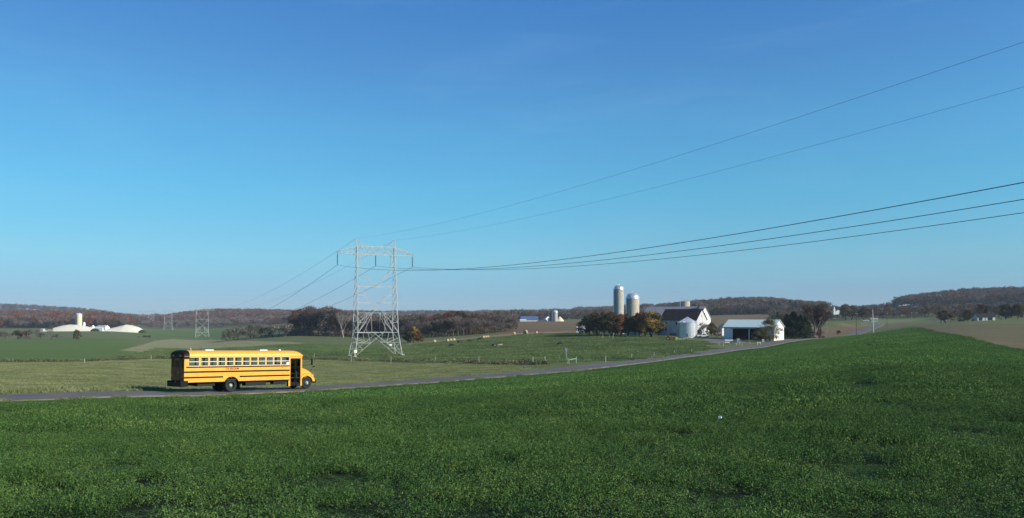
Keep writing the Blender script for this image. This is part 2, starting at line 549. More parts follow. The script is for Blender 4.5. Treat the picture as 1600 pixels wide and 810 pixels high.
def road_dist(x, y):
    x = np.asarray(x).ravel(); y = np.asarray(y).ravel(); best = np.full(len(x), 1e9); sgn = np.zeros(len(x))
    for i in range(0, len(RC), 2):
        dx = x - RC[i, 0]; dy = y - RC[i, 1]; d = dx * dx + dy * dy
        m = d < best
        best[m] = d[m]; sgn[m] = (dx * RN[i, 0] + dy * RN[i, 1])[m]
    return np.sqrt(best), sgn
def on_road(px):
    """road centre nearest the sight-line px: (point, heading)"""
    u = (px - 800) / FPX
    i = int(np.argmin(np.abs(RC[:, 0] / RC[:, 1] - u) + (RC[:, 1] < 0) * 9))
    return i
def strip(name, offs, dz, m, i0=0, i1=None, wav=0.0, seed=1):
    """ribbon following the road between the offsets given, laid dz above the land"""
    i1 = i1 or len(RC)
    g = np.random.default_rng(seed)
    n = i1 - i0; V = []
    w = np.zeros(n)
    if wav > 0:
        w = np.convolve(g.normal(0, 1, n + 8), np.ones(4) / 4, mode='same')[4:4 + n] * wav
    for k, o in enumerate(offs):
        e = w if (k in (0, len(offs) - 1)) else 0
        sgn = 1 if k == len(offs) - 1 else -1
        X = RC[i0:i1, 0] + RN[i0:i1, 0] * (o + sgn * e); Y = RC[i0:i1, 1] + RN[i0:i1, 1] * (o + sgn * e)
        D = np.hypot(X, Y)
        drop = -0.10 if (abs(o) > ROAD_HALF + 0.3 and k in (0, len(offs) - 1)) else 0
        Z = height(X, Y) + dz + drop + D * 0.00035
        V.append(np.stack([X, Y, Z], 1))
    V = np.stack(V, 1); c = len(offs)
    idx = np.arange(n * c).reshape(n, c)
    F = np.stack([idx[:-1, :-1].ravel(), idx[:-1, 1:].ravel(), idx[1:, 1:].ravel(), idx[1:, :-1].ravel()], 1)
    me = mesh_np(name, V.reshape(-1, 3), F, [m], smooth=True)
    o = bpy.data.objects.new(name, me); COL.objects.link(o)
    return tag(o, kind='structure')

asphalt = mat('asphalt', (0.132, 0.124, 0.112), 0.9, var=0.22, scale=0.35, bump=0.01, bscale=30, spec=0.25, coords='Object', detail=8)
gravel = mat('gravel', (0.36, 0.31, 0.24), 0.95, col2=(0.16, 0.15, 0.09), scale=0.5, bump=0.02, bscale=12, spec=0.1, detail=7)
tag(strip('road', np.linspace(-ROAD_HALF, ROAD_HALF, 7), 0.075, asphalt), 'grey asphalt country lane curving past the bus towards the farm')
tag(strip('road_shoulder', [-ROAD_HALF - 0.62, -ROAD_HALF - 0.2, -ROAD_HALF + 0.05], 0.062, gravel, wav=0.12), 'narrow pale gravel verge along the far edge of the lane')
tag(strip('road_shoulder', [ROAD_HALF - 0.05, ROAD_HALF + 0.25, ROAD_HALF + 0.75], 0.062, gravel, wav=0.18, seed=5), 'broken pale gravel verge along the near edge of the lane')

# the small grassy knoll beyond the far bend
_k = G(1306, 620); BUMPS.append((_k.x, _k.y, 13.0, 3.9))

# ------------------------------------------------------------------ fields
def inpoly(x, y, poly):
    p = np.array(poly, float); q = np.roll(p, -1, 0); c = np.zeros(len(x), bool)
    for (x1, y1), (x2, y2) in zip(p, q):
        if y1 == y2: continue
        m = ((y1 > y) != (y2 > y)) & (x < (x2 - x1) * (y - y1) / (y2 - y1) + x1)
        c ^= m
    return c
def gp(*a): return [XY(G(p, d)) for p, d in a]
def hp(*a): return [XY(H(p, q)) for p, q in a]
_i = on_road(1285)
_ir = on_road(-400)
near_edge = [tuple(RC[k] + RN[k] * (ROAD_HALF + 0.45)) for k in range(_ir, _i, 2)]
far_edge = [tuple(RC[k] - RN[k] * (ROAD_HALF + 0.3)) for k in range(_ir, on_road(850), 2)]
CROP = near_edge + gp((1300, 372), (1330, 372), (1352, 385), (1385, 418), (1408, 425)) + gp((1418, 400), (1436, 322), (1450, 265), (1466, 220), (1488, 187), (1510, 160), (1527, 139), (1550, 126), (1582, 112), (1600, 104), (1640, 92)) + [(400, -60), (300, -300), (-300, -300), (-120, -20)]
FENCE = hp((-60, 567), (0, 566.5), (60, 566), (122, 565.3), (190, 562.5), (265, 560.5), (370, 559.5), (471, 560.5), (520, 562), (557, 564), (600, 565), (700, 566.5), (760, 568), (820, 569.5), (848, 570))
HAYFIELD = far_edge + FENCE[::-1]
ZONES = [
    ('forest_floor', [gp((-900, 1270), (195, 1270), (205, 4500), (-900, 4500)), gp((222, 1950), (470, 1850), (480, 4500), (216, 4500)),
                      gp((455, 640), (800, 640), (860, 1400), (900, 2100), (900, 4500), (400, 4500)), gp((895, 2000), (1110, 1850), (1110, 4500), (895, 4500)),
                      gp((1080, 1330), (1290, 1420), (1290, 4500), (1080, 4500)), gp((1395, 1290), (1480, 1250), (2600, 1200), (2600, 4500), (1300, 4500), (1300, 1700), (1395, 1700))]),
    ('lush_field', [hp((-60, 563), (0, 564), (122, 563.5), (265, 558.5), (300, 556), (290, 546), (215, 541)) + hp((190, 534), (230, 531), (0, 531.5), (-60, 532)),
                    gp((205, 880), (480, 880), (480, 1250), (240, 1420), (205, 1120))]),
    ('tan_meadow', [hp((186, 548), (215, 541), (240, 533), (270, 530), (330, 531), (400, 533), (470, 536), (487, 541), (470, 546), (400, 549), (300, 551), (240, 551))]),
    ('stubble_field', [gp((345, 1150), (392, 1000), (470, 820), (470, 1180), (380, 1400)),
                       gp((745, 470), (800, 452), (860, 440), (925, 452), (1005, 470), (1005, 960), (900, 1010), (800, 1000), (770, 800), (740, 560)),
                       gp((1105, 640), (1205, 640), (1230, 1150), (1105, 1150)),
                       gp((1262, 405), (1320, 405), (1345, 545), (1420, 600), (1420, 690), (1262, 570)),
                       gp((1270, 1260), (1325, 1260), (1325, 1700), (1270, 1700))]),
    ('ploughed_field', [gp((1418, 400), (1436, 322), (1450, 265), (1466, 220), (1488, 187), (1510, 160), (1527, 139), (1550, 126), (1582, 112), (1600, 104), (1640, 92)) + [(400, 60)] + gp((2100, 240), (1750, 300), (1600, 315), (1558, 330), (1500, 370), (1440, 470), (1408, 480), (1408, 425))]),
    ('pale_pasture', [gp((1345, 700), (1345, 620), (1420, 705), (1480, 640), (1480, 800), (1345, 800)), gp((1400, 900), (1620, 830), (1640, 1210), (1400, 1290))]),
    ('hay_track', [hp((630, 538.5), (680, 535.6), (740, 530.2), (800, 524.2), (850, 521.2), (905, 520.0), (905, 518.2), (850, 519.0), (800, 521.3), (740, 527.2), (680, 532.8), (640, 536))]),
    ('farmyard', [hp((1106, 536), (1146, 537), (1180, 534), (1212, 530), (1226, 528), (1210, 526), (1130, 528), (1100, 529.5))]),
    ('mown_field', [HAYFIELD]),
    ('crop_field', [CROP]),
]
LABELS = {'meadow': 'green cow pasture and rough grass around the farm', 'forest_floor': 'brown wooded hillsides on the skyline', 'lush_field': 'bright green far field left of the pylon',
          'tan_meadow': 'pale dry wedge of meadow behind the bus', 'stubble_field': 'brown harvested fields beyond the farm', 'ploughed_field': 'brown stubble field at the right edge',
          'pale_pasture': 'pale green strip below the right-hand hill', 'hay_track': 'straw coloured strip where the hay bales stand', 'farmyard': 'grey gravel yard in front of the open shed',
          'mown_field': 'pale mown hay field between lane and fence', 'crop_field': 'dark green crop field filling the foreground'}
ZM = {
    'meadow': field_mat('meadow', (0.14, 0.17, 0.058), (0.18, 0.195, 0.078), 0.03, 0.5, bump=0.3, third=(0.10, 0.105, 0.05)),
    'forest_floor': field_mat('forest_floor', (0.07, 0.055, 0.04), (0.05, 0.045, 0.03), 0.01, 0.1),
    'lush_field': field_mat('lush_field', (0.105, 0.165, 0.038), (0.13, 0.185, 0.048), 0.012, 0.3, bump=0.3),
    'tan_meadow': field_mat('tan_meadow', (0.31, 0.285, 0.135), (0.24, 0.245, 0.11), 0.03, 0.3),
    'stubble_field': field_mat('stubble_field', (0.225, 0.155, 0.082), (0.18, 0.13, 0.066), 0.012, 0.2, row=(0.35, 0.93, 9.0), row_amt=0.5),
    'ploughed_field': field_mat('ploughed_field', (0.215, 0.165, 0.090), (0.15, 0.135, 0.066), 0.03, 0.45, row=(0.96, 0.28, 2.6), row_amt=0.45, third=(0.09, 0.10, 0.045), bump=0.3),
    'pale_pasture': field_mat('pale_pasture', (0.17, 0.20, 0.09), (0.15, 0.18, 0.08), 0.012, 0.1),
    'hay_track': field_mat('hay_track', (0.30, 0.22, 0.13), (0.24, 0.18, 0.10), 0.05, 0.5),
    'farmyard': field_mat('farmyard', (0.22, 0.20, 0.185), (0.17, 0.16, 0.14), 0.08, 0.8),
    'mown_field': field_mat('mown_field', (0.27, 0.275, 0.115), (0.18, 0.24, 0.09), 0.045, 0.7, row=(-0.62, 0.78, 3.2), row_amt=0.45, bump=0.2, third=(0.32, 0.29, 0.17)),
    'crop_field': field_mat('crop_field', (0.016, 0.026, 0.011), (0.022, 0.034, 0.014), 0.03, 1.2, bump=0.2),  # soil darkened so the gaps between the plants read as deep shade
}
def build_land():
    fine = np.arange(-0.617, 0.6171, 0.00135)
    cr = np.linspace(0.617, 2 * math.pi - 0.617, 120)[1:-1]
    th = np.concatenate([fine, cr]); nt_ = len(th)
    D = np.concatenate([np.exp(np.linspace(math.log(0.5), math.log(5), 12))[:-1], np.exp(np.arange(math.log(5), math.log(4900), 0.0142))])
    thw = (th + math.pi) % (2 * math.pi) - math.pi
    c = np.cos(np.clip(thw, -TM, TM))
    rr = D[:, None] / c[None, :]
    X = np.sin(thw)[None, :] * rr; Y = np.cos(thw)[None, :] * rr
    Z = height(X, Y)
    nr = len(D)
    V = np.stack([X, Y, Z], 2).reshape(-1, 3)
    V = np.concatenate([V, [[0, 0, float(height(0.01, 0.4))]]])
    idx = np.arange(nr * nt_).reshape(nr, nt_)
    a = idx[:-1]; b = np.roll(idx, -1, 1)[:-1]; a2 = idx[1:]; b2 = np.roll(idx, -1, 1)[1:]
    F = np.stack([a.ravel(), b.ravel(), b2.ravel(), a2.ravel()], 1)[:, ::-1]
    cx = V[F, 0].mean(1); cy = V[F, 1].mean(1)
    zone = np.zeros(len(F), int)
    g = np.random.default_rng(3)
    for k, (nm, polys) in enumerate(ZONES):
        for p in polys:
            zone[inpoly(cx, cy, p)] = k + 1
    T = np.stack([np.roll(idx[0], -1), idx[0], np.full(nt_, len(V) - 1)], 1)[:, ::-1]
    for k, nm in enumerate(['meadow'] + [z[0] for z in ZONES]):
        fs = F[zone == k]
        if not len(fs): continue
        lst = [fs] + ([T] if nm == 'crop_field' else [])
        allv = np.unique(np.concatenate([q.ravel() for q in lst]))
        mp = np.zeros(len(V), dtype=np.int64); mp[allv] = np.arange(len(allv))
        me = mesh_np(nm, V[allv], [mp[q] for q in lst], [ZM[nm]], smooth=True)
        o = bpy.data.objects.new(nm, me); COL.objects.link(o)
        tag(o, LABELS[nm], kind='structure')
build_land()

# ------------------------------------------------------------------ scattering of growth nobody could count
HIDDEN = {}
def library(name, meshes):
    """a collection of source shapes, not linked to the scene"""
    c = bpy.data.collections.new(name)
    for i, me in enumerate(meshes):
        o = bpy.data.objects.new('%s.%03d' % (name + '_shape', i), me)
        c.objects.link(o)
    return c
def scatter(name, pts, scl, rot, idx, coll, label, cat=None, tilt=None):
    me = bpy.data.meshes.new(name)
    n = len(pts)
    me.vertices.add(n)
    me.vertices.foreach_set("co", np.asarray(pts, dtype=np.float32).ravel())
    s3 = np.asarray(scl, dtype=np.float32)
    if s3.ndim == 1: s3 = np.repeat(s3[:, None], 3, 1)
    at = me.attributes.new('scl', 'FLOAT_VECTOR', 'POINT'); at.data.foreach_set('vector', s3.ravel())
    r3 = np.zeros((n, 3), np.float32); r3[:, 2] = rot
    if tilt:                     # lie along the slope of the land
        P = np.asarray(pts, float); e = 2.0
        gx = (height(P[:, 0] + e, P[:, 1]) - height(P[:, 0] - e, P[:, 1])) / (2 * e)
        gy = (height(P[:, 0], P[:, 1] + e) - height(P[:, 0], P[:, 1] - e)) / (2 * e)
        for i in range(n):
            nv = Vector((-gx[i], -gy[i], 1.0)).normalized()
            M = Vector((0, 0, 1)).rotation_difference(nv).to_matrix() @ Matrix.Rotation(float(rot[i]), 3, 'Z')
            r3[i] = M.to_euler('XYZ')
    at = me.attributes.new('rot', 'FLOAT_VECTOR', 'POINT'); at.data.foreach_set('vector', r3.ravel())
    at = me.attributes.new('idx', 'INT', 'POINT'); at.data.foreach_set('value', np.asarray(idx, dtype=np.int32))
    me.update()
    o = bpy.data.objects.new(name, me); COL.objects.link(o)
    ng = bpy.data.node_groups.new(name + '_nodes', 'GeometryNodeTree')
    ng.interface.new_socket('Geometry', in_out='INPUT', socket_type='NodeSocketGeometry')
    ng.interface.new_socket('Geometry', in_out='OUTPUT', socket_type='NodeSocketGeometry')
    N, L = ng.nodes, ng.links
    gi = N.new('NodeGroupInput'); go = N.new('NodeGroupOutput')
    iop = N.new('GeometryNodeInstanceOnPoints')
    ci = N.new('GeometryNodeCollectionInfo')
    ci.inputs['Collection'].default_value = coll
    ci.inputs['Separate Children'].default_value = True
    ci.inputs['Reset Children'].default_value = True
    iop.inputs['Pick Instance'].default_value = True
    def attr(nm, ty):
        a = N.new('GeometryNodeInputNamedAttribute'); a.data_type = ty; a.inputs['Name'].default_value = nm
        return a.outputs['Attribute']
    L.new(gi.outputs[0], iop.inputs['Points'])
    L.new(ci.outputs[0], iop.inputs['Instance'])
    L.new(attr('idx', 'INT'), iop.inputs['Instance Index'])
    L.new(attr('rot', 'FLOAT_VECTOR'), iop.inputs['Rotation'])
    L.new(attr('scl', 'FLOAT_VECTOR'), iop.inputs['Scale'])
    L.new(iop.outputs[0], go.inputs[0])
    md = o.modifiers.new('scatter', 'NODES'); md.node_group = ng
    tag(o, label, cat, kind='stuff')
    return o

def leaf_patch(name, seed, size, n, lsize, h, mats, blade=0.15, clump=2.2, low=0.0):
    """square patch of low growth: many small leaves at random tilts over uneven stands, with some upright blades"""
    g = np.random.default_rng(seed)
    x = g.uniform(-size / 2, size / 2, n); y = g.uniform(-size / 2, size / 2, n)
    ph = g.uniform(0, 6.28, (6, 2)); fr = g.uniform(0.7, 2.0, (6, 2)) * clump * 2 * math.pi / size * g.choice([-1, 1], (6, 2))
    s = sum(np.sin(x * fr[i, 0] + y * fr[i, 1] + ph[i, 0]) for i in range(6)) / 6
    fr2 = fr * 3.1
    s2 = sum(np.sin(x * fr2[i, 0] - y * fr2[i, 1] + ph[i, 1]) for i in range(6)) / 6
    top = np.clip(0.58 + 0.95 * s + 0.55 * s2, 0.04, 1.2)
    z = h * top * np.sqrt(g.uniform(0.03, 1, n)) + low
    r = math.hypot(size / 2, size / 2)
    z *= np.clip(1.25 - 0.55 * (np.hypot(x, y) / r) ** 2, 0, 1)
    L = lsize * g.uniform(0.6, 1.5, n); W = L * g.uniform(0.4, 0.65, n)
    az = g.uniform(0, 6.283, n); el = g.normal(0.35, 0.5, n)
    bl = g.uniform(0, 1, n) < blade
    el[bl] = g.normal(1.25, 0.2, bl.sum()); L[bl] *= 2.2; W[bl] *= 0.35
    d = np.stack([np.cos(az) * np.cos(el), np.sin(az) * np.cos(el), np.sin(el)], 1)
    roll = g.normal(0, 0.6, n)
    side = np.stack([-np.sin(az), np.cos(az), np.zeros(n)], 1)
    up = np.cross(d, side)
    side = side * np.cos(roll)[:, None] + up * np.sin(roll)[:, None]
    c = np.stack([x, y, z], 1)
    a = c - d * L[:, None] / 2; b = c + d * L[:, None] / 2
    m = c - d * L[:, None] * 0.05
    V = np.stack([a, m - side * W[:, None] / 2, b, m + side * W[:, None] / 2], 1).reshape(-1, 3)
    F = np.arange(4 * n).reshape(n, 4)
    mi = (g.uniform(0, 1, n) < 0.3).astype(int) if len(mats) > 1 else None
    if len(mats) > 2: mi = np.where(g.uniform(0, 1, n) < 0.012, 2, mi)
    return mesh_np(name, V, F, mats, mi)

crop_a = mat('crop_leaf', (0.064, 0.134, 0.031), 0.6, rnd=0.22, isl=0.5, spec=0.10, trans=0.15, var=0.3, scale=0.09, coords='Object', detail=5)
crop_b = mat('crop_leaf_pale', (0.096, 0.168, 0.043), 0.6, rnd=0.10, isl=0.3, spec=0.08, trans=0.25)
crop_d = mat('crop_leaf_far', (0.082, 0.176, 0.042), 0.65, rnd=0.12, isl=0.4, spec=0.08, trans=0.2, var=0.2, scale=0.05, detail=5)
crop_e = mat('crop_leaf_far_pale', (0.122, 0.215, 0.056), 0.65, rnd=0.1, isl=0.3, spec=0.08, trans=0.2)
crop_c = mat('crop_dry_blade', (0.14, 0.14, 0.07), 0.7, isl=0.3)
grass_a = mat('verge_grass', (0.17, 0.215, 0.078), 0.7, rnd=0.25, isl=0.35, spec=0.1, trans=0.2)
grass_b = mat('verge_grass_dry', (0.30, 0.28, 0.15), 0.7, rnd=0.2, isl=0.35, spec=0.1, trans=0.2)
weed_a = mat('weed_dark', (0.05, 0.065, 0.025), 0.8, rnd=0.35, isl=0.4)

def field_points(poly, D0, D1, step, px0=-30, px1=1630, jit=0.5, seed=1, per=None):
    g = np.random.default_rng(seed)
    xs = np.arange((px0 - 800) / FPX * D1 - step, (px1 - 800) / FPX * D1 + step, step)
    ys = np.arange(D0, D1, step)
    X, Y = np.meshgrid(xs, ys); X = X.ravel(); Y = Y.ravel()
    X = X + g.uniform(-jit, jit, len(X)) * step; Y = Y + g.uniform(-jit, jit, len(Y)) * step
    k = (X / Y > (px0 - 800) / FPX - step / Y) & (X / Y < (px1 - 800) / FPX + step / Y) & (Y >= D0) & (Y < D1)
    X, Y = X[k], Y[k]
    k = inpoly(X, Y, poly)
    return X[k], Y[k]
def wave(x, y, s, seed):
    g = np.random.default_rng(seed); v = 0
    for i in range(7):
        a = g.uniform(0, 6.28); f = 2 * math.pi / (s * g.uniform(0.5, 1.8))
        v = v + np.sin((x * math.cos(a) + y * math.sin(a)) * f + g.uniform(0, 6.28))
    return v / 7
EDGE = _spline(gp((1330, 372), (1352, 385), (1385, 418), (1408, 425), (1418, 400), (1436, 322), (1450, 265), (1466, 220), (1488, 187), (1510, 160), (1527, 139), (1550, 126), (1582, 112), (1600, 104), (1640, 92)), 2.0)
def edge_dist(x, y):
    best = np.full(len(x), 1e9)
    for ex, ey in EDGE:
        best = np.minimum(best, (x - ex) ** 2 + (y - ey) ** 2)
    return np.sqrt(best)
_g = np.random.default_rng(77)
PITS = []
for _ in range(150):
    _d = math.exp(_g.uniform(math.log(6.5), math.log(48)))
    PITS.append((_g.uniform(-0.68, 0.68) * _d, _d, _g.uniform(0.20, 0.42) * (1 + _d / 90)))
def grow_crop():
    P = []; S = []; I = []
    lods = [(1.5, 20, 0.62, 0), (20, 48, 1.5, 4), (48, 120, 3.6, 7), (120, 420, 7.4, 10)]
    for a, b, st, base in lods:
        nv = 4 if base == 0 else 3
        wide = {0: (-900, 2500), 4: (-700, 2300), 7: (-400, 2000), 10: (-250, 1850)}[base]
        X, Y = field_points(CROP, a, b, st, wide[0], wide[1], seed=base + 1, jit=0.5 if base < 7 else 0.28)
        if base == 10:
            d, _ = road_dist(X, Y); k = (d > ROAD_HALF + 9.0) & (edge_dist(X, Y) > 8.5); X, Y = X[k], Y[k]
        elif base == 7:
            d, _ = road_dist(X, Y); k = (d > ROAD_HALF + 4.2) & (edge_dist(X, Y) > 3.4); X, Y = X[k], Y[k]
        Zs = height(X, Y)
        w = wave(X, Y, 2.6, 5) * 0.9 + wave(X, Y, 11, 6) * 0.7 + rng.normal(0, 0.12, len(X))
        sz = np.clip(1.0 + 0.75 * w, 0.22, 1.6) if base < 7 else np.clip(1.0 + 0.4 * w, 0.4, 1.5)
        if base < 7:
            sz = np.where(rng.uniform(0, 1, len(X)) < 0.05, 0.2, sz)          # thin spots where little has come up
        row = np.sin((X * 0.94 - Y * 0.34) * 2 * math.pi / 4.6 + wave(X, Y, 60, 2) * 2)
        sz = sz * np.where(X > 8, 1 + 0.22 * row, 1 + 0.08 * row)
        rd, _ = road_dist(X, Y)
        sz = sz * np.clip((rd - ROAD_HALF) / 9.0, 0.16, 1.0)
        if base < 7:
            for qx, qy, qr in PITS:
                sz = np.where(((X - qx) ** 2 + ((Y - qy) * 0.8) ** 2) < qr * qr, sz * 0.22, sz)
        P.append(np.stack([X, Y, Zs - 0.005], 1)); S.append(np.stack([np.ones(len(X)) * 1.0, np.ones(len(X)), sz], 1))
        I.append(base + rng.integers(0, nv, len(X)))
    # finer fill along the road edge
    for a, b, st, base, w0, w1 in ((40, 420, 1.15, 4, 1.5, 5.2), (110, 420, 2.6, 7, 4.4, 10.0)):
        X, Y = field_points(CROP, a, b, st, seed=33 + base)
        d, _ = road_dist(X, Y); e = edge_dist(X, Y); k = ((d > ROAD_HALF + w0) & (d < ROAD_HALF + w1) & (e > w0)) | ((e > w0 - .6) & (e < w1 - .5) & (d > ROAD_HALF + w0)); X, Y = X[k], Y[k]
        P.append(np.stack([X, Y, height(X, Y)], 1)); S.append(np.stack([np.ones(len(X)), np.ones(len(X)), rng.uniform(0.5, 1.2, len(X)) * np.clip((d[k] - ROAD_HALF) / 9.0, 0.16, 1.0)], 1)); I.append(base + rng.integers(0, 3, len(X)))
    P = np.concatenate(P); S = np.concatenate(S); I = np.concatenate(I)
    M3 = [crop_a, crop_b, crop_c]
    shapes = [leaf_patch('crop_patch', 10 + i, 0.86, 2300, 0.024, 0.24, M3, 0.16, 1.6) for i in range(4)]
    shapes += [leaf_patch('crop_patch_mid', 20 + i, 2.1, 4200, 0.041, 0.23, M3, 0.14, 2.6) for i in range(3)]
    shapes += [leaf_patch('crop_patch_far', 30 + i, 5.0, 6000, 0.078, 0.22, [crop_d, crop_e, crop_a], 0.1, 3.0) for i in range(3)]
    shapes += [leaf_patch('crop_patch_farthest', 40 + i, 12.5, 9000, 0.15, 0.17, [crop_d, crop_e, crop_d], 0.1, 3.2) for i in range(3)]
    scatter('crop_plants', P, S, rng.uniform(0, 6.28, len(P)), I, library('crop', shapes), 'dense low leafy green crop covering the foreground field', tilt=True)
    return len(P)
grow_crop()

def grow_verge():
    # longer grass on the bank beyond the lane, and the ragged weedy line along the fence
    shapes = [leaf_patch('verge_patch', 50 + i, 1.6, 900, 0.11, 0.21, [grass_a, grass_b], 0.75, 1.6) for i in range(3)]
    P = []; S = []
    g = np.random.default_rng(8)
    for k in range(_ir, on_road(900)):
        p = RC[k]; dn = np.hypot(*p)
        thick = 1.0 if p[0] / p[1] < -0.41 else 0.55
        for o in np.arange(1.45, 4.6 if thick == 1.0 else 2.2, 0.8):
            q = p - RN[k] * (ROAD_HALF + o + g.uniform(-.3, .3)) + RT[k] * g.uniform(-.7, .7)
            P.append((q[0], q[1], float(height(q[0], q[1])) - 0.02)); S.append((1, 1, g.uniform(0.6, 1.5) * thick))
        if g.uniform() < 0.8:
            q = p + RN[k] * (ROAD_HALF + 0.75 + g.uniform(-.1, .4)) + RT[k] * g.uniform(-.7, .7)
            P.append((q[0], q[1], float(height(q[0], q[1])) - 0.02)); S.append((.6, .6, g.uniform(0.3, 0.8)))
    n = len(P)
    scatter('roadside_grass', P, S, g.uniform(0, 6.28, n), g.integers(0, 3, n), library('verge', shapes), 'long dry roadside grass on the bank beside the lane')
    shapes = [leaf_patch('weed_patch', 60 + i, 2.6, 700, 0.22, 0.62, [weed_a, grass_b], 0.5, 1.8) for i in range(3)]
    P = []; S = []
    for a, b in zip(FENCE[:-1], FENCE[1:]):
        a = np.array(a); b = np.array(b); L = np.linalg.norm(b - a)
        for t in np.arange(0, 1, 1.3 / L):
            q = a + (b - a) * t + g.normal(0, 0.7, 2)
            if g.uniform() < 0.25: continue
            P.append((q[0], q[1], float(height(q[0], q[1])) - 0.03)); S.append((1.1, 1.1, g.uniform(0.25, 1.5)))
    n = len(P)
    scatter('fence_row_weeds', P, S, g.uniform(0, 6.28, n), g.integers(0, 3, n), library('weed', shapes), 'dark ragged weeds growing along the pasture fence')
    # short grass of the mown field and the pasture, beyond the lane
    shapes = [leaf_patch('short_grass', 70 + i, 4.2, 2200, 0.09, 0.03, [grass_a, grass_b], 0.03, 3) for i in range(3)]
    mead = [mat('pasture_blade', (0.094, 0.155, 0.052), 0.7, rnd=0.2, isl=0.35, spec=0.1, trans=0.2, var=0.25, scale=0.05, coords='Object'), mat('pasture_blade_dry', (0.14, 0.17, 0.07), 0.7, rnd=0.2, isl=0.3, spec=0.1)]
    shapes += [leaf_patch('pasture_grass', 75 + i, 9.5, 3600, 0.26, 0.24, mead, 0.35, 4) for i in range(3)]
    X, Y = field_points(HAYFIELD, 48, 250, 3.4, seed=71)
    d, _ = road_dist(X, Y); k = d > ROAD_HALF + 3.0; X, Y = X[k], Y[k]
    past = [p for p in FENCE[4:]] + [XY(G(945, 150)), XY(G(1040, 182)), XY(G(1110, 238)), XY(G(1100, 300)), XY(G(1020, 345)), XY(G(920, 400)), XY(G(840, 425)), XY(G(740, 395)), XY(G(640, 372)), XY(G(420, 420)), XY(G(250, 420))]
    X2, Y2 = field_points(past, 135, 430, 7.5, seed=72)
    P = np.concatenate([np.stack([X, Y, height(X, Y)], 1), np.stack([X2, Y2, height(X2, Y2)], 1)])
    I = np.concatenate([g.integers(0, 3, len(X)), 3 + g.integers(0, 3, len(X2))])
    s = g.uniform(0.5, 1.2, len(P))
    scatter('short_grass', P, np.stack([np.ones(len(P)), np.ones(len(P)), s], 1), g.uniform(0, 6.28, len(P)), I, library('short', shapes), 'short grass of the hay field and cow pasture', tilt=True)
grow_verge()
# ------------------------------------------------------------------ trees
bark = mat('bark', (0.10, 0.085, 0.07), 0.9, var=0.3, scale=2.0, rnd=0.2, spec=0.1)
bark_pale = mat('bark_pale', (0.30, 0.27, 0.23), 0.9, var=0.3, scale=2.0, spec=0.1)
def leafm(name, c, c2=None, tr=0.2, isl=0.3, rnd=0.3):
    return mat(name, c, 0.75, col2=c2, scale=0.25, rnd=rnd, isl=isl, spec=0.1, trans=tr, detail=3)
LM = {
    'twig_grey': leafm('twig_grey', (0.165, 0.142, 0.122), (0.12, 0.102, 0.086), 0.0, 0.3),
    'twig_red': leafm('twig_red', (0.15, 0.10, 0.085), (0.11, 0.08, 0.068), 0.0, 0.3),
    'russet': leafm('russet_leaf', (0.22, 0.078, 0.036), (0.13, 0.058, 0.032)),
    'brown': leafm('brown_leaf', (0.13, 0.075, 0.042), (0.085, 0.056, 0.033)),
    'olive': leafm('olive_leaf', (0.12, 0.11, 0.04), (0.075, 0.078, 0.03)),
    'dark': leafm('dark_green_leaf', (0.066, 0.064, 0.026), (0.045, 0.045, 0.020)),
    'conifer': leafm('conifer_needle', (0.030, 0.058, 0.028), (0.020, 0.042, 0.022), 0.05),
    'yellow': leafm('yellow_leaf', (0.40, 0.27, 0.05), (0.22, 0.17, 0.045), 0.3),
    'orange': leafm('orange_leaf', (0.24, 0.125, 0.04), (0.13, 0.088, 0.032), 0.3),
    'sage': leafm('sage_leaf', (0.10, 0.115, 0.06), (0.075, 0.09, 0.05)),
}
def grow_limbs(seed, h, spread, trunk=0.28, levels=4, kids=(4, 4, 3, 3), up=0.35, r0=None, lean=0.0):
    """branch skeleton: list of (p0, p1, r0, r1, level) and the outer ends"""
    g = random.Random(seed)
    segs = []; ends = []
    r0 = r0 or h * 0.022
    def branch(p, d, L, r, lvl):
        n = 3 if lvl < 2 else 2
        q = p; rr = r
        pts = []
        for i in range(n):
            d = (d + Vector((g.gauss(0, .16), g.gauss(0, .16), g.gauss(0, .1) + (0.06 if lvl else 0)))).normalized()
            q2 = q + d * (L / n); r2 = rr * (0.82 if lvl else 0.9)
            segs.append((q, q2, rr, r2, lvl)); pts.append((q2, d, r2))
            q = q2; rr = r2
        if lvl >= levels:
            ends.append((q, d)); return
        k = kids[min(lvl, len(kids) - 1)]
        a0 = g.uniform(0, 6.28)
        for i in range(k):
            bp, bd, br = pts[-1] if (i < 2 or n < 3) else pts[g.randint(0, n - 1)]
            a = a0 + 6.283 * i / k + g.uniform(-.4, .4)
            tilt = g.uniform(0.35, 1.0) * spread
            s = Vector((math.cos(a), math.sin(a), 0))
            nd = (bd * math.cos(tilt) + s * math.sin(tilt) + Vector((0, 0, up * 0.5))).normalized()
            branch(bp, nd, L * g.uniform(0.58, 0.82) * (1.15 if lvl == 0 else 1), br * g.uniform(0.55, 0.75), lvl + 1)
    branch(Vector((0, 0, -0.3)), Vector((lean, 0, 1)).normalized(), h * trunk + 0.3, r0, 0)
    return segs, ends
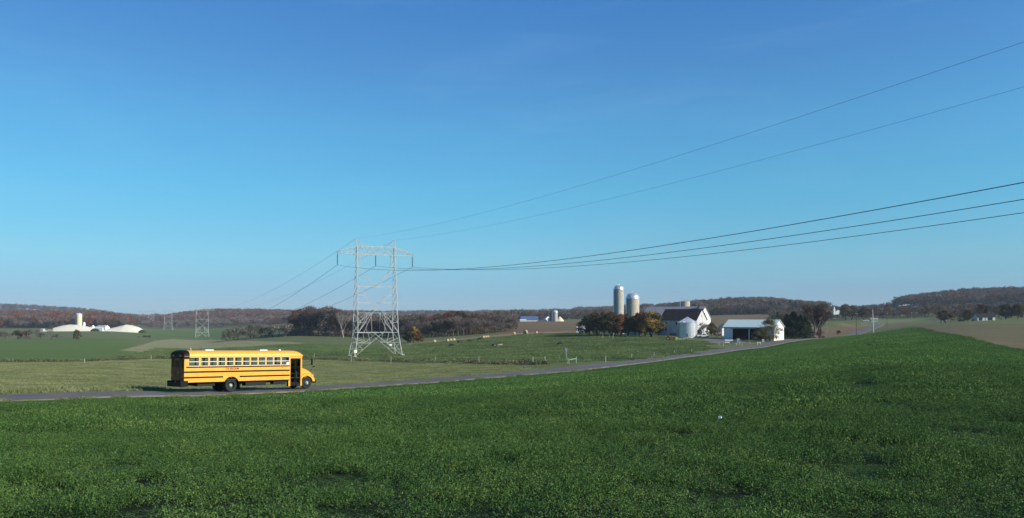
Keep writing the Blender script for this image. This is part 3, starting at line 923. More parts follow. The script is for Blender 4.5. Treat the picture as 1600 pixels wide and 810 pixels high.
def limbs_mesh(segs, minr=0.0, name='trunk', maxlvl=9, m=None):
    V = []; F = []
    for p, q, ra, rb, lvl in segs:
        if lvl > maxlvl: continue
        n = 6 if lvl == 0 else (4 if lvl == 1 else 3)
        d = (q - p).normalized(); u = Vector((0, 0, 1)) if abs(d.z) < .9 else Vector((1, 0, 0))
        a = d.cross(u).normalized(); b = d.cross(a)
        o = len(V)
        for c, r in ((p, ra), (q, rb)):
            r = max(r, minr)
            for k in range(n):
                t = 6.2832 * k / n
                V.append(c + (a * math.cos(t) + b * math.sin(t)) * r)
        for k in range(n):
            k2 = (k + 1) % n
            F.append((o + k, o + k2, o + n + k2, o + n + k))
    return mesh_np(name, np.array([tuple(v) for v in V]), np.array(F), [m or bark], smooth=True)
def twig_crown(segs, ends, seed, n, L, W, m, top, name='crown'):
    g = np.random.default_rng(seed)
    E = np.array([tuple(e[0]) for e in ends] + [tuple((s[0] + s[1]) / 2) for s in segs if s[4] >= 3])
    Dn = np.array([tuple(e[1]) for e in ends] + [tuple((s[1] - s[0]).normalized()) for s in segs if s[4] >= 3])
    i = g.integers(0, len(E), n)
    d = Dn[i] + g.normal(0, 0.55, (n, 3)); d[:, 2] += 0.15; d /= np.linalg.norm(d, axis=1)[:, None]
    p = E[i] + g.normal(0, 0.12 * L, (n, 3))
    ln = L * g.uniform(0.5, 1.4, n)
    s = np.cross(d, g.normal(0, 1, (n, 3))); s /= np.linalg.norm(s, axis=1)[:, None] + 1e-9
    w = W * g.uniform(0.6, 1.3, n)
    V = np.stack([p - s * w[:, None] / 2, p + s * w[:, None] / 2, p + d * ln[:, None]], 1).reshape(-1, 3)
    return mesh_np(name, V, np.arange(3 * n).reshape(n, 3), [m])
def leaf_crown(ends, seed, n, size, rad, m, name='crown', flat=0.8, m2=None, gaps=0.25):
    g = np.random.default_rng(seed)
    E = np.array([tuple(e[0]) for e in ends])
    E = E[g.uniform(0, 1, len(E)) > gaps]
    wts = g.uniform(0.4, 1.6, len(E)); i = g.choice(len(E), n, p=wts / wts.sum())
    o = g.normal(0, 1, (n, 3)); o /= np.linalg.norm(o, axis=1)[:, None]
    o *= (g.uniform(0, 1, n) ** 0.4)[:, None] * rad * wts[i][:, None] ** 0.3; o[:, 2] *= flat
    c = E[i] + o
    nrm = o / (np.linalg.norm(o, axis=1)[:, None] + 1e-6) + g.normal(0, 0.6, (n, 3)) + np.array([0, 0, 0.3]); nrm /= np.linalg.norm(nrm, axis=1)[:, None]
    a = np.cross(nrm, g.normal(0, 1, (n, 3))); a /= np.linalg.norm(a, axis=1)[:, None] + 1e-9
    b = np.cross(nrm, a)
    s = size * g.uniform(0.5, 1.4, n)
    V = np.stack([c - a * s[:, None], c - b * s[:, None] * .6, c + a * s[:, None], c + b * s[:, None] * .6], 1).reshape(-1, 3)
    mi = None; ms = [m]
    if m2: ms = [m, m2]; mi = (wts[i] > 1.1).astype(int)
    return mesh_np(name, V, np.arange(4 * n).reshape(n, 4), ms, mi)
def norm_h(segs, ends, h):
    top = max(max(e[0].z for e in ends), 0.1); k = h / top
    return [(a * k, b * k, ra * k ** 0.5, rb * k ** 0.5, l) for a, b, ra, rb, l in segs], [(a * k, d) for a, d in ends]

TREES = {}        # kind -> list of (trunk mesh, crown mesh, height)
def add_kind(kind, n, h, fn):
    TREES[kind] = [fn(100 + 17 * i + len(TREES) * 3, h) + (h,) for i in range(n)]
def bare(m, nt=2600, W=0.075, L=1.1, spread=0.8, trunk=0.2, leaf=None, m_bark=None):
    def f(seed, h):
        s, e = norm_h(*grow_limbs(seed, h, spread, trunk, 4, (4, 4, 3, 3)), h * 0.96)
        tr = limbs_mesh(s, 0.035, maxlvl=4, m=m_bark)
        return tr, twig_crown(s, e, seed, nt, L, W, m, h)
    return f
def leafy(m, n=2600, size=0.26, rad=1.15, spread=0.85, trunk=0.2, m2=None, gaps=0.2, minr=0.03):
    def f(seed, h):
        s, e = norm_h(*grow_limbs(seed, h, spread, trunk, 3, (5, 4, 4)), h * 0.92)
        tr = limbs_mesh(s, minr)
        return tr, leaf_crown(e, seed, n, size, rad * h / 12, m, m2=m2, gaps=gaps)
    return f
def full_crown(m, m2=None, n=5200, size=0.28, width=0.50, lobes=46, low=0.10):
    """big rounded crown of leafy lobes reaching nearly to the ground"""
    def f(seed, h):
        s, e = norm_h(*grow_limbs(seed, h, 1.0, 0.14, 3, (5, 4, 3)), h * 0.85)
        g = np.random.default_rng(seed)
        t = g.uniform(low, 1, lobes) ; a = g.uniform(0, 6.283, lobes)
        env = np.clip(np.sin(np.pi * np.clip(0.18 + 0.80 * t, 0, 1)) ** 0.6, 0.15, 1) * h * width * g.uniform(0.55, 1.08, lobes)
        rr = env * g.uniform(0.35, 0.86, lobes)
        P = [(Vector((rr[i] * math.cos(a[i]), rr[i] * math.sin(a[i]), h * (0.06 + 0.84 * t[i]))), None) for i in range(lobes)]
        return limbs_mesh(s, 0.03), leaf_crown(P, seed, n, size, h * 0.115, m, m2=m2, gaps=0.0, flat=0.85)
    return f
def conifer(m):
    def f(seed, h):
        g = np.random.default_rng(seed)
        mb = MB(); 
        P = []; 
        n = 3400
        t = g.uniform(0, 1, n) ** 0.75
        z = h * (0.06 + 0.93 * t)
        rmax = h * 0.30 * (1 - t) ** 0.8 + 0.15
        a = g.uniform(0, 6.283, n)
        lob = 1 + 0.28 * np.sin(3 * a + z * 1.7 + seed) + 0.2 * np.sin(5 * a - z * 2.9)
        r = rmax * lob * g.uniform(0.25, 1, n) ** 0.5
        c = np.stack([r * np.cos(a), r * np.sin(a), z - r * 0.22], 1)
        d = np.stack([np.cos(a), np.sin(a), -0.25 + g.normal(0, .35, n)], 1)
        s = np.cross(d, g.normal(0, 1, (n, 3))); s /= np.linalg.norm(s, axis=1)[:, None]
        L = 0.42 * g.uniform(.6, 1.4, n); W = 0.16 * g.uniform(.6, 1.4, n)
        V = np.stack([c - d * L[:, None], c - s * W[:, None], c + d * L[:, None], c + s * W[:, None]], 1).reshape(-1, 3)
        segs = [(Vector((0, 0, -0.3)), Vector((0, 0, h * .5)), h * .02, h * .013, 0), (Vector((0, 0, h * .5)), Vector((0, 0, h * .98)), h * .013, 0.02, 0)]
        return limbs_mesh(segs), mesh_np('crown', V, np.arange(4 * n).reshape(n, 4), [m])
    return f
def bush(m, n=1300, size=0.2, m2=None):
    def f(seed, h):
        s, e = norm_h(*grow_limbs(seed, h, 1.15, 0.12, 3, (6, 4, 3), up=0.1, r0=0.09), h * 0.9)
        return limbs_mesh(s, 0.02), leaf_crown(e, seed, n, size, h * 0.16, m, m2=m2, gaps=0.1)
    return f
add_kind('bare_grey', 4, 14, bare(LM['twig_grey']))
add_kind('bare_red', 3, 14, bare(LM['twig_red'], 2800))
add_kind('thick_bare', 2, 14, bare(LM['twig_red'], 6500, W=0.07, L=1.0, spread=0.62, trunk=0.12))
add_kind('russet', 3, 14, leafy(LM['russet'], m2=LM['brown'], gaps=0.3))
add_kind('brown', 3, 14, leafy(LM['brown'], m2=LM['twig_grey'], gaps=0.35))
add_kind('olive', 3, 12, leafy(LM['olive'], m2=LM['brown'], gaps=0.2))
add_kind('dark', 3, 12, full_crown(LM['dark'], LM['olive']))
add_kind('yellow', 2, 12, full_crown(LM['yellow'], LM['olive']))
add_kind('orange', 2, 12, full_crown(LM['orange'], LM['brown']))
add_kind('round_brown', 3, 12, full_crown(LM['brown'], LM['olive'], 4200, low=0.2))
add_kind('round_olive', 2, 12, full_crown(LM['olive'], LM['brown'], 4200, low=0.2))
add_kind('conifer', 3, 11, conifer(LM['conifer']))
add_kind('sage_conifer', 1, 11, conifer(LM['sage']))
add_kind('bush_dark', 2, 4, bush(LM['dark'], m2=LM['olive']))
add_kind('bush_brown', 2, 4, bush(LM['brown'], 900, m2=LM['twig_red']))
add_kind('bush_grey', 2, 4, bush(LM['twig_grey'], 800, 0.16, m2=LM['sage']))
add_kind('sparse', 2, 9, full_crown(LM['sage'], LM['olive'], 9000, 0.12, 0.56, 44, 0.10))
add_kind('birch', 1, 14, bare(LM['twig_grey'], 1300, m_bark=bark_pale, spread=0.6, trunk=0.35))
NAMES = {'bare_grey': 'bare_tree', 'bare_red': 'bare_tree', 'russet': 'oak_tree', 'brown': 'oak_tree', 'olive': 'leafy_tree', 'dark': 'dark_tree', 'yellow': 'maple_tree', 'orange': 'maple_tree',
         'conifer': 'pine_tree', 'sage_conifer': 'cedar_tree', 'bush_dark': 'bush', 'bush_brown': 'bush', 'bush_grey': 'bush', 'sparse': 'leafy_tree', 'round_brown': 'leafy_tree', 'round_olive': 'leafy_tree', 'birch': 'birch_tree', 'thick_bare': 'bare_tree'}
_first = {}
def tree(kind, loc, h, label, group=None, wide=1.0, var=None, rz=None, cat=None):
    var = (var if var is not None else random.randrange(99)) % len(TREES[kind])
    tm, cm, h0 = TREES[kind][var]
    root = empty(NAMES[kind], loc, random.uniform(0, 6.28) if rz is None else rz, label, cat or ('bush' if NAMES[kind] == 'bush' else 'tree'), group)
    k = h / h0
    root.scale = (k * wide, k * wide, k)
    for nm, me in (('trunk', tm), ('crown', cm)):
        o = bpy.data.objects.new(nm, me); COL.objects.link(o); o.parent = root
    return root
def tree_px(kind, px, D, ytop, label, group=None, wide=1.0, **k):
    """tree on the land at distance D whose top shows at ytop"""
    p = G(px, D)
    top = EYE - (ytop - HZ) / FPX * D
    return tree(kind, p, max(1.0, top - p.z), label, group, wide, **k)

# --- the edge of the wood behind the pylon: every trunk a tree of its own
def woods():
    g = random.Random(5)
    ytop = lambda p, T: float(np.interp(p, [a for a, _ in T], [b for _, b in T]))
    TOP = [(452, 498), (462, 488), (468, 481), (480, 479), (490, 477), (498, 480), (505, 479), (517, 477), (527, 482), (537, 484), (548, 489), (560, 489), (572, 491), (590, 494), (612, 490), (622, 489), (640, 491),
           (650, 488), (665, 491), (680, 490), (697, 488), (702, 483), (716, 483), (728, 484), (740, 486), (756, 488), (770, 489), (786, 490), (800, 494), (806, 500)]
    KIND = [(452, 480, ['russet', 'brown', 'brown', 'bare_red']), (480, 500, ['russet', 'bare_red', 'brown']), (500, 532, ['brown', 'olive', 'brown']), (532, 552, ['bare_grey', 'bare_grey', 'brown']),
            (552, 600, ['brown', 'russet', 'bare_grey']), (600, 640, ['brown', 'bare_grey', 'olive']), (640, 696, ['russet', 'bare_grey', 'bare_grey', 'bare_red']), (696, 730, ['russet', 'russet', 'brown']),
            (730, 812, ['bare_grey', 'bare_red', 'bare_red', 'bare_grey'])]
    WORD = {'russet': 'russet leaved oak', 'brown': 'brown leaved oak', 'olive': 'olive brown tree', 'bare_grey': 'bare grey tree', 'bare_red': 'bare reddish tree'}
    ZONE = [(452, 467, 'at the very left end of the wood behind the pylon'), (467, 483, 'under the left hump of the wood left of the pylon'), (483, 500, 'on the reddest crown of the wood left of the pylon'), (500, 516, 'in the dip between the two humps left of the pylon'),
            (516, 531, 'under the right hump of the wood left of the pylon'), (531, 552, 'beside the pale barked tree left of the pylon'), (552, 575, 'seen through the left leg of the pylon'), (575, 600, 'seen through the middle of the pylon'), (600, 634, 'seen through the right leg of the pylon'),
            (634, 656, 'behind the small yellow tree'), (656, 676, 'between the small yellow tree and the lone bale'), (676, 697, 'between the lone bale and the tall russet clump'), (697, 715, 'in the left half of the tall russet clump above the three bales'),
            (715, 732, 'in the right half of the tall russet clump'), (732, 748, 'just right of the tall russet clump'), (748, 768, 'above the row of four small bales'), (768, 788, 'right of the row of four small bales'), (788, 815, 'at the very right end of the wood')]
    used = {}
    def one(px, D, yt, kinds=None, grow=1.0):
        ks = kinds or [k for a, b, k in KIND if a <= px < b][0]
        kd = g.choice(ks)
        zn = [t for a, b, t in ZONE if a <= px < b][0]
        lab = WORD[kd] + ' ' + zn
        tree_px(kd, px, D, yt, lab, group=lab.replace(' tree ', ' trees ').replace(' oak ', ' oaks '), wide=g.uniform(0.75, 1.05) * grow, var=g.randrange(9))
    px = 454
    while px < 806:
        D = float(np.interp(px, [452, 600, 690, 806], [640, 590, 505, 520])) 
        one(px, D + g.uniform(-12, 12), ytop(px, TOP) + abs(g.gauss(0, 2.2)) + (3 if g.random() < .3 else 0))
        px += g.uniform(3.6, 6.0)
    px = 458
    while px < 800:
        D = float(np.interp(px, [452, 600, 690, 806], [675, 635, 545, 560]))
        one(px, D + g.uniform(-14, 14), ytop(px, TOP) + abs(g.gauss(0, 1.2)), grow=1.1)
        px += g.uniform(5.5, 8.5)
    px = 640
    while px < 800:       # low bare growth along the edge of the wood
        D = float(np.interp(px, [640, 720, 800], [480, 470, 500]))
        one(px, D, ytop(px, TOP) + g.uniform(10, 20), ['bare_grey', 'bare_grey', 'bare_red'], 1.3)
        px += g.uniform(5, 9)
    tree_px('birch', 537, 570, 487, 'pale barked bare tree standing out at the wood edge left of the pylon')
    tree_px('yellow', 646, 400, 509, 'small yellow leaved tree beside the right foot of the pylon', wide=0.95, var=0)
    tree_px('orange', 654, 395, 517, 'low orange brown tree right of the small yellow tree', wide=1.2, var=1)
    tree_px('bush_dark', 641, 385, 528, 'dark bush at the foot of the small yellow tree', wide=0.9)
    tree_px('orange', 637, 402, 515, 'low orange brown tree half behind the small yellow tree', wide=1.0, var=0)
    for px, h in ((355, 514), (365, 512), (374, 510), (384, 511), (392, 508), (400, 511), (409, 508), (418, 510), (427, 507), (436, 509), (445, 504)):
        D = 640 + g.uniform(-20, 20)
        tree_px(g.choice(['bare_grey', 'sparse', 'bare_grey', 'bush_grey']), px, D, h, 'low grey scrubby tree ' + ('at the left end of the thicket left of the wood' if px < 380 else ('in the middle of the thicket left of the wood' if px < 415 else 'in the thicket where it meets the wood')), group='scrub trees left of the wood', wide=1.3, cat='tree')
    # hedge bottom of the wood
woods()

# --- trees round the farm
def farm_trees():
    L = [('dark', 922, 372, 490, 1.35, 'rounded dark tree at the left end of the farm trees'),
         ('round_olive', 934, 364, 487, 1.2, 'olive tree second from the left of the farm trees'),
         ('round_olive', 944, 376, 487, 1.0, 'olive dark tree behind the wooden rail left of the silos'),
         ('round_brown', 955, 360, 486, 1.3, 'dull brown tree just left of the tall silo'),
         ('dark', 962, 376, 491, 1.0, 'dark tree directly below the tall silo'),
         ('orange', 970, 358, 490, 1.0, 'dull orange tree between the two silos'),
         ('round_olive', 981, 360, 489, 1.2, 'olive tree directly below the shorter silo'),
         ('round_brown', 992, 366, 492, 0.95, 'red brown tree right of the shorter silo'),
         ('orange', 999, 366, 488, 1.1, 'orange brown tree second left of the golden tree'),
         ('orange', 1007, 356, 487, 1.05, 'orange topped tree left of the golden tree'),
         ('yellow', 1018, 352, 484.5, 1.35, 'golden yellow tree left of the dark-roofed barn'),
         ('dark', 1028, 372, 494, 0.8, 'dark tree squeezed against the dark-roofed barn'),
         ('bare_red', 1101, 356, 504, 1.25, 'small bare reddish tree behind the parked pickup'),
         ('dark', 1112, 362, 503, 0.95, 'small dark tree between barn and open shed'),
         ('bush_brown', 1119, 352, 511, 0.9, 'brown bush at the left corner of the open shed'),
         ('bush_brown', 1093, 352, 514, 0.7, 'brown bush right of the metal grain bin'),
         ('sparse', 1203, 314, 497.5, 1.25, 'thin leaved tree in front of the open shed'),
         ('sparse', 1188, 312, 511, 1.5, 'low spreading shrub tree left of the thin leaved tree'),
         ('conifer', 1229, 350, 491, 1.15, 'dark pine right behind the open shed gable'),
         ('conifer', 1240, 345, 487, 1.35, 'tallest dark pine of the group right of the shed'),
         ('conifer', 1250, 352, 492, 1.2, 'dark pine at the right of the pine group'),
         ('sage_conifer', 1259, 362, 494, 1.2, 'grey green cedar beside the bare trees'),
         ('thick_bare', 1271, 402, 474, 1.35, 'tall bare reddish tree nearest the grey green cedar'),
         ('thick_bare', 1281, 410, 473, 1.35, 'tall bare reddish tree nearest the power pole'),
         ('bare_grey', 1263, 418, 480, 0.9, 'bare grey tree behind the pine group'),
         ('bush_brown', 1281, 380, 515, 0.7, 'low brown bush under the bare reddish trees'),
         ('bush_dark', 1310.5, 470, 515.5, 0.7, 'small round dark bush in the brown field'),
         ('round_brown', 1322, 800, 474, 1.0, 'dark brown tree left of the pair beyond the poles'),
         ('round_brown', 1331, 815, 476, 1.1, 'dark brown tree in the middle beyond the poles'),
         ('round_olive', 1350, 790, 478, 1.15, 'rounded olive tree right of the pair beyond the poles'),
         ('round_brown', 1357, 800, 481, 0.9, 'brown tree beside the pale farm building beyond the poles'),
         ('dark', 1287, 1500, 470.5, 1.0, 'lone round tree on the skyline above the bare trees'),
         ('bare_red', 1470, 480, 490, 1.3, 'wide bare reddish tree at the left side of the big bush'),
         ('round_brown', 1477, 482, 484, 1.5, 'wide spreading dark brown tree in the field edge left of the white house'),
         ('bare_red', 1486, 484, 489, 1.1, 'bare reddish tree at the right side of the big bush'),
         ('dark', 1512, 512, 482.5, 1.0, 'tall dark evergreen tree left of the white house'),
         ('bush_dark', 1499, 505, 498.5, 1.2, 'dark hedge bush at the left end of the house hedge'),
         ('bush_dark', 1506, 502, 498.5, 1.2, 'dark hedge bush below the tall dark evergreen'),
         ('bush_dark', 1520, 502, 498.8, 1.2, 'dark hedge bush touching the white house porch'),
         ('round_olive', 1536, 560, 474, 1.1, 'thin olive brown tree behind the left end of the white house'),
         ('bare_grey', 1548, 562, 475, 1.1, 'bare tree behind the right end of the white house'),
         ('bare_red', 1527, 575, 477, 1.0, 'bare reddish tree behind the tall dark evergreen'),
         ('round_brown', 1572, 545, 473, 1.1, 'red brown tree right of the white house'),
         ('round_brown', 1590, 540, 473, 1.15, 'red brown tree at the right edge of the picture'),
         ('bare_red', 1561, 560, 477, 0.9, 'bare reddish tree right behind the white house'),
         ('bush_dark', 1564, 515, 498.5, 0.7, 'small dark bush right of the white house')]
    for k, px, D, yt, w, lab in L:
        tree_px(k, px, D, yt, lab, wide=w)
    g = random.Random(9)
    # trees of the valley beyond the poles
    px = 1364
    while px < 1466:
        k = g.choice(['bare_grey', 'bare_red', 'olive', 'brown', 'bare_grey'])
        w = {'bare_grey': 'bare grey tree', 'bare_red': 'bare reddish tree', 'olive': 'olive green tree', 'brown': 'brown leaved tree'}[k]
        zn = 'left of the second dark pole, beyond the strip field' if px < 1386 else ('midway between the two right-hand poles' if px < 1408 else ('just left of the farthest pole' if px < 1424 else ('just right of the farthest pole' if px < 1446 else 'left of the big spreading bush')))
        tree_px(k, px, 830 + g.uniform(-25, 30), 484 + g.uniform(-1, 6), w + ' ' + zn, group=w + 's ' + zn, wide=1.2)
        px += g.uniform(4, 7)
    # thin trees and bushes in the fence row at the far left
    for k, px, yt, w, lab in (('bush_grey', 11, 517, 1.2, 'grey shrub nearest the left edge in the far fence row'), ('bush_dark', 27, 514, 0.75, 'narrow dark upright bush in the far fence row'), ('bush_brown', 42, 514, 0.8, 'rusty brown bush in the far fence row'),
                         ('bare_grey', 57, 514, 0.6, 'thin bare sapling in the far fence row below the white bunker'), ('bush_grey', 64, 518, 1.0, 'grey shrub in the far fence row left of the white bunker'), ('bare_grey', 80, 508, 0.55, 'tall thin bare sapling in front of the white bunker'),
                         ('bush_grey', 93, 521, 1.2, 'low grey shrub below the white bunker'), ('dark', 120, 514.5, 1.0, 'rounded dark bush tree below the cream silo')):
        tree_px(k, px, 575, yt, lab, wide=w)
    for px, w in ((217, 'small dark bush left of the trio in the far green field'), (226, 'low dark bush in the middle of the trio in the far green field'), (233, 'roundest dark bush of the trio in the far green field')):
        tree_px('bush_dark', px, 800, 524.0 if px > 220 else 525.5, w, wide=1.5)
farm_trees()

# --- woods on the hills, one mass of growth per hillside
def tiny(kind, i, ratio):
    """small merged version of a tree for the far hillsides"""
    tm, cm, h = TREES[kind][i % len(TREES[kind])]
    out = []
    V = np.empty(len(cm.vertices) * 3, np.float32); cm.vertices.foreach_get('co', V); V = V.reshape(-1, 3)
    k = cm.polygons[0].loop_total
    n = len(V) // k; g = np.random.default_rng(i)
    sel = g.permutation(n)[:int(n * ratio)]
    Q = V.reshape(n, k, 3)[sel]
    c = Q.mean(1, keepdims=True)
    grow = 1.9 if k == 4 else 1.6
    Q = c + (Q - c) * grow
    if k == 3:
        d = Q[:, 1] - Q[:, 0]; Q[:, 1] += d * 1.6
    Q = Q / h
    T = np.empty(len(tm.vertices) * 3, np.float32); tm.vertices.foreach_get('co', T)
    Vv = Q.reshape(-1, 3); m = cm.materials[0]
    return mesh_np('far_tree', Vv, np.arange(len(Vv)).reshape(-1, k), [m])
FAR = library('far_tree', [tiny('russet', 0, .16), tiny('russet', 1, .16), tiny('brown', 0, .16), tiny('brown', 1, .16), tiny('bare_grey', 0, .22), tiny('bare_grey', 1, .22), tiny('bare_red', 0, .2),
                           tiny('olive', 0, .16), tiny('conifer', 0, .12), tiny('dark', 0, .12), tiny('orange', 0, .12)])
MIXES = {'red': [0, 0, 1, 1, 2, 6, 6, 4, 10], 'grey': [4, 4, 5, 5, 6, 2, 3, 7], 'mixed': [0, 2, 3, 4, 5, 6, 7, 2, 3], 'dark': [2, 3, 9, 7, 4, 5, 6, 8], 'blue': [4, 5, 2, 3, 9, 6]}
def forest(name, label, polys, step, h, mix, seed, mix_low=None, split=None, holes=()):
    g = np.random.default_rng(seed)
    X = []; Y = []
    for poly in polys:
        p = np.array(gp(*poly)); x0, y0 = p.min(0); x1, y1 = p.max(0)
        xs, ys = np.meshgrid(np.arange(x0, x1, step), np.arange(y0, y1, step))
        xs = xs.ravel() + g.uniform(-.5, .5, xs.size) * step; ys = ys.ravel() + g.uniform(-.5, .5, ys.size) * step
        k = inpoly(xs, ys, [tuple(q) for q in p]); X.append(xs[k]); Y.append(ys[k])
    X = np.concatenate(X); Y = np.concatenate(Y)
    for hpx, hD, hr in holes:
        c = G(hpx, hD); k = np.hypot(X - c.x, (Y - c.y) / 1.6) > hr; X, Y = X[k], Y[k]
    Z = height(X, Y); n = len(X)
    w = wave(X, Y, 150, seed)
    idx = np.array(MIXES[mix])[g.integers(0, len(MIXES[mix]), n)]
    if mix_low:
        low = np.array(MIXES[mix_low])[g.integers(0, len(MIXES[mix_low]), n)]
        f = np.clip((np.hypot(X, Y) - split[0]) / (split[1] - split[0]) + w * 0.6, 0, 1)
        idx = np.where(g.uniform(0, 1, n) < f, idx, low)
    hh = h * g.uniform(0.66, 1.18, n) * (1 + 0.12 * w)
    wd = hh * g.uniform(0.85, 1.25, n)
    return scatter(name, np.stack([X, Y, Z - 0.24 * hh], 1), np.stack([wd, wd, hh * 1.22], 1), g.uniform(0, 6.28, n), idx, FAR, label)
forest('forest', 'russet and grey autumn woods on the hill behind the white bunkers', [[(-180, 1290), (120, 1270), (200, 1300), (205, 1480), (215, 1750), (208, 2000), (-180, 2000)]], 10, 19, 'red', 1, 'grey', (1300, 1560))
forest('forest', 'russet woods on the ridge behind the row of pylons', [[(222, 1960), (320, 1900), (470, 1880), (560, 1900), (560, 2500), (216, 2500)]], 11.5, 19, 'red', 2, 'mixed', (1900, 2120))
forest('forest', 'grey woods at the foot of the ridge behind the row of pylons', [[(218, 1560), (300, 1600), (345, 1520), (470, 1300), (520, 900), (545, 800), (545, 1000), (500, 1500), (470, 1890), (320, 1900), (222, 1900)]], 14, 14, 'grey', 3)
forest('forest', 'grey brown wood stretching back behind the pylon', [[(455, 700), (600, 665), (700, 590), (800, 590), (812, 640), (780, 820), (800, 1150), (600, 1300), (470, 900)]], 11, 13, 'mixed', 4)
forest('forest', 'wooded valley beyond the brown fields in the middle', [[(720, 1350), (905, 1200), (1010, 1180), (1020, 1500), (900, 1700), (720, 1900)]], 16, 15, 'blue', 5, holes=[(745, 1400, 60)])
forest('thicket', 'low brown undergrowth along the foot of the wood behind the pylon', [[(452, 622), (600, 565), (690, 480), (760, 470), (806, 500), (806, 545), (690, 525), (600, 612), (452, 665)]], 4.2, 4.6, 'grey', 20)
forest('forest', 'far blue wooded ridge in the middle of the skyline', [[(540, 2900), (910, 2900), (910, 3500), (540, 3500)]], 26, 22, 'blue', 6)
forest('forest', 'far blue ridge showing in the gap on the left', [[(-250, 3200), (250, 3200), (250, 3700), (-250, 3700)]], 28, 22, 'blue', 7)
forest('forest', 'dark wooded hill behind the tall silo', [[(898, 2080), (945, 1900), (1100, 1750), (1100, 2400), (905, 2500)]], 13, 20, 'blue', 8)
forest('forest', 'wooded hill behind the barns and the open shed', [[(1050, 1500), (1085, 1200), (1180, 1160), (1205, 1150), (1262, 1180), (1290, 1300), (1290, 1560), (1285, 1950), (1050, 1950)]], 9.5, 18, 'mixed', 9, 'dark', (1350, 1620), holes=[(1115, 1420, 34), (1238, 1440, 34), (1216, 1400, 30)])
forest('forest', 'trees along the low skyline above the steeple', [[(1286, 1700), (1402, 1650), (1402, 1900), (1286, 1950)]], 15, 13, 'dark', 10)
forest('forest', 'low dark wood behind the pine trees', [[(1205, 700), (1290, 760), (1290, 1180), (1205, 1150)]], 12, 10, 'dark', 21, holes=[(1234, 1060, 0)])
forest('forest', 'low grey thicket between the knoll and the church', [[(1286, 800), (1320, 800), (1320, 880), (1286, 880)]], 10, 6, 'grey', 11)
forest('forest', 'grey brown wood in the valley beyond the power poles', [[(1316, 835), (1475, 800), (1475, 930), (1316, 920)]], 10, 11, 'mixed', 22, 'dark', (830, 900))
forest('forest', 'thin wood on the low rise behind the big spreading bush', [[(1465, 700), (1530, 610), (1640, 600), (1640, 740), (1465, 860)]], 11, 9, 'blue', 23)
forest('forest', 'dark blue wooded hill on the right skyline', [[(1396, 1700), (1403, 1560), (1412, 1440), (1435, 1340), (1480, 1300), (1640, 1250), (1760, 1250), (1760, 1800), (1398, 1800)]], 11.5, 20, 'mixed', 12, 'dark', (1380, 1600))
forest('forest', 'young trees along the slope behind the white house', [[(1470, 900), (1530, 760), (1640, 740), (1640, 960), (1470, 1020)]], 15, 10, 'grey', 13)
# ------------------------------------------------------------------ the school bus
bus_yellow = mat('bus_yellow', (0.78, 0.355, 0.022), 0.38, var=0.11, scale=1.6, spec=0.5)
bus_roof = mat('bus_roof_paint', (0.82, 0.38, 0.04), 0.4, var=0.06, scale=1.0, spec=0.4)
bus_rear_shaded = mat('bus_rear_shaded_yellow', (0.24, 0.095, 0.03), 0.65, var=0.2, scale=3, spec=0.15)  # yellow of the rear end darkened to brown, its shade put into the colour
black = mat('black_paint', (0.009, 0.008, 0.009), 0.6, spec=0.12)
rubber = mat('tyre_rubber', (0.028, 0.032, 0.032), 0.9, spec=0.15)
chassis = mat('chassis_black', (0.015, 0.015, 0.015), 0.8)
chrome = mat('bare_metal', (0.55, 0.56, 0.58), 0.3, metal=1.0)
white_alu = mat('window_frame_white', (0.72, 0.72, 0.70), 0.4)
hub_green = mat('wheel_hub_green', (0.30, 0.42, 0.28), 0.5)
hub_white = mat('wheel_hub_pale', (0.62, 0.64, 0.58), 0.45)
seat_m = mat('seat_vinyl', (0.03, 0.035, 0.035), 0.6)
floor_m = mat('bus_floor', (0.05, 0.05, 0.05), 0.8)
headliner = mat('bus_ceiling', (0.45, 0.45, 0.42), 0.7)
white_pl = mat('white_plastic', (0.85, 0.85, 0.82), 0.5)
red_l = mat('red_lens', (0.35, 0.015, 0.01), 0.25, spec=0.6)
amber_l = mat('amber_lens', (0.55, 0.2, 0.01), 0.25, spec=0.6)
clear_l = mat('clear_lens', (0.75, 0.77, 0.8), 0.1, spec=0.8)
glass = glass_mat('window_glass', (0.97, 0.985, 0.98))
dark_glass = glass_mat('door_glass', (0.80, 0.86, 0.84))

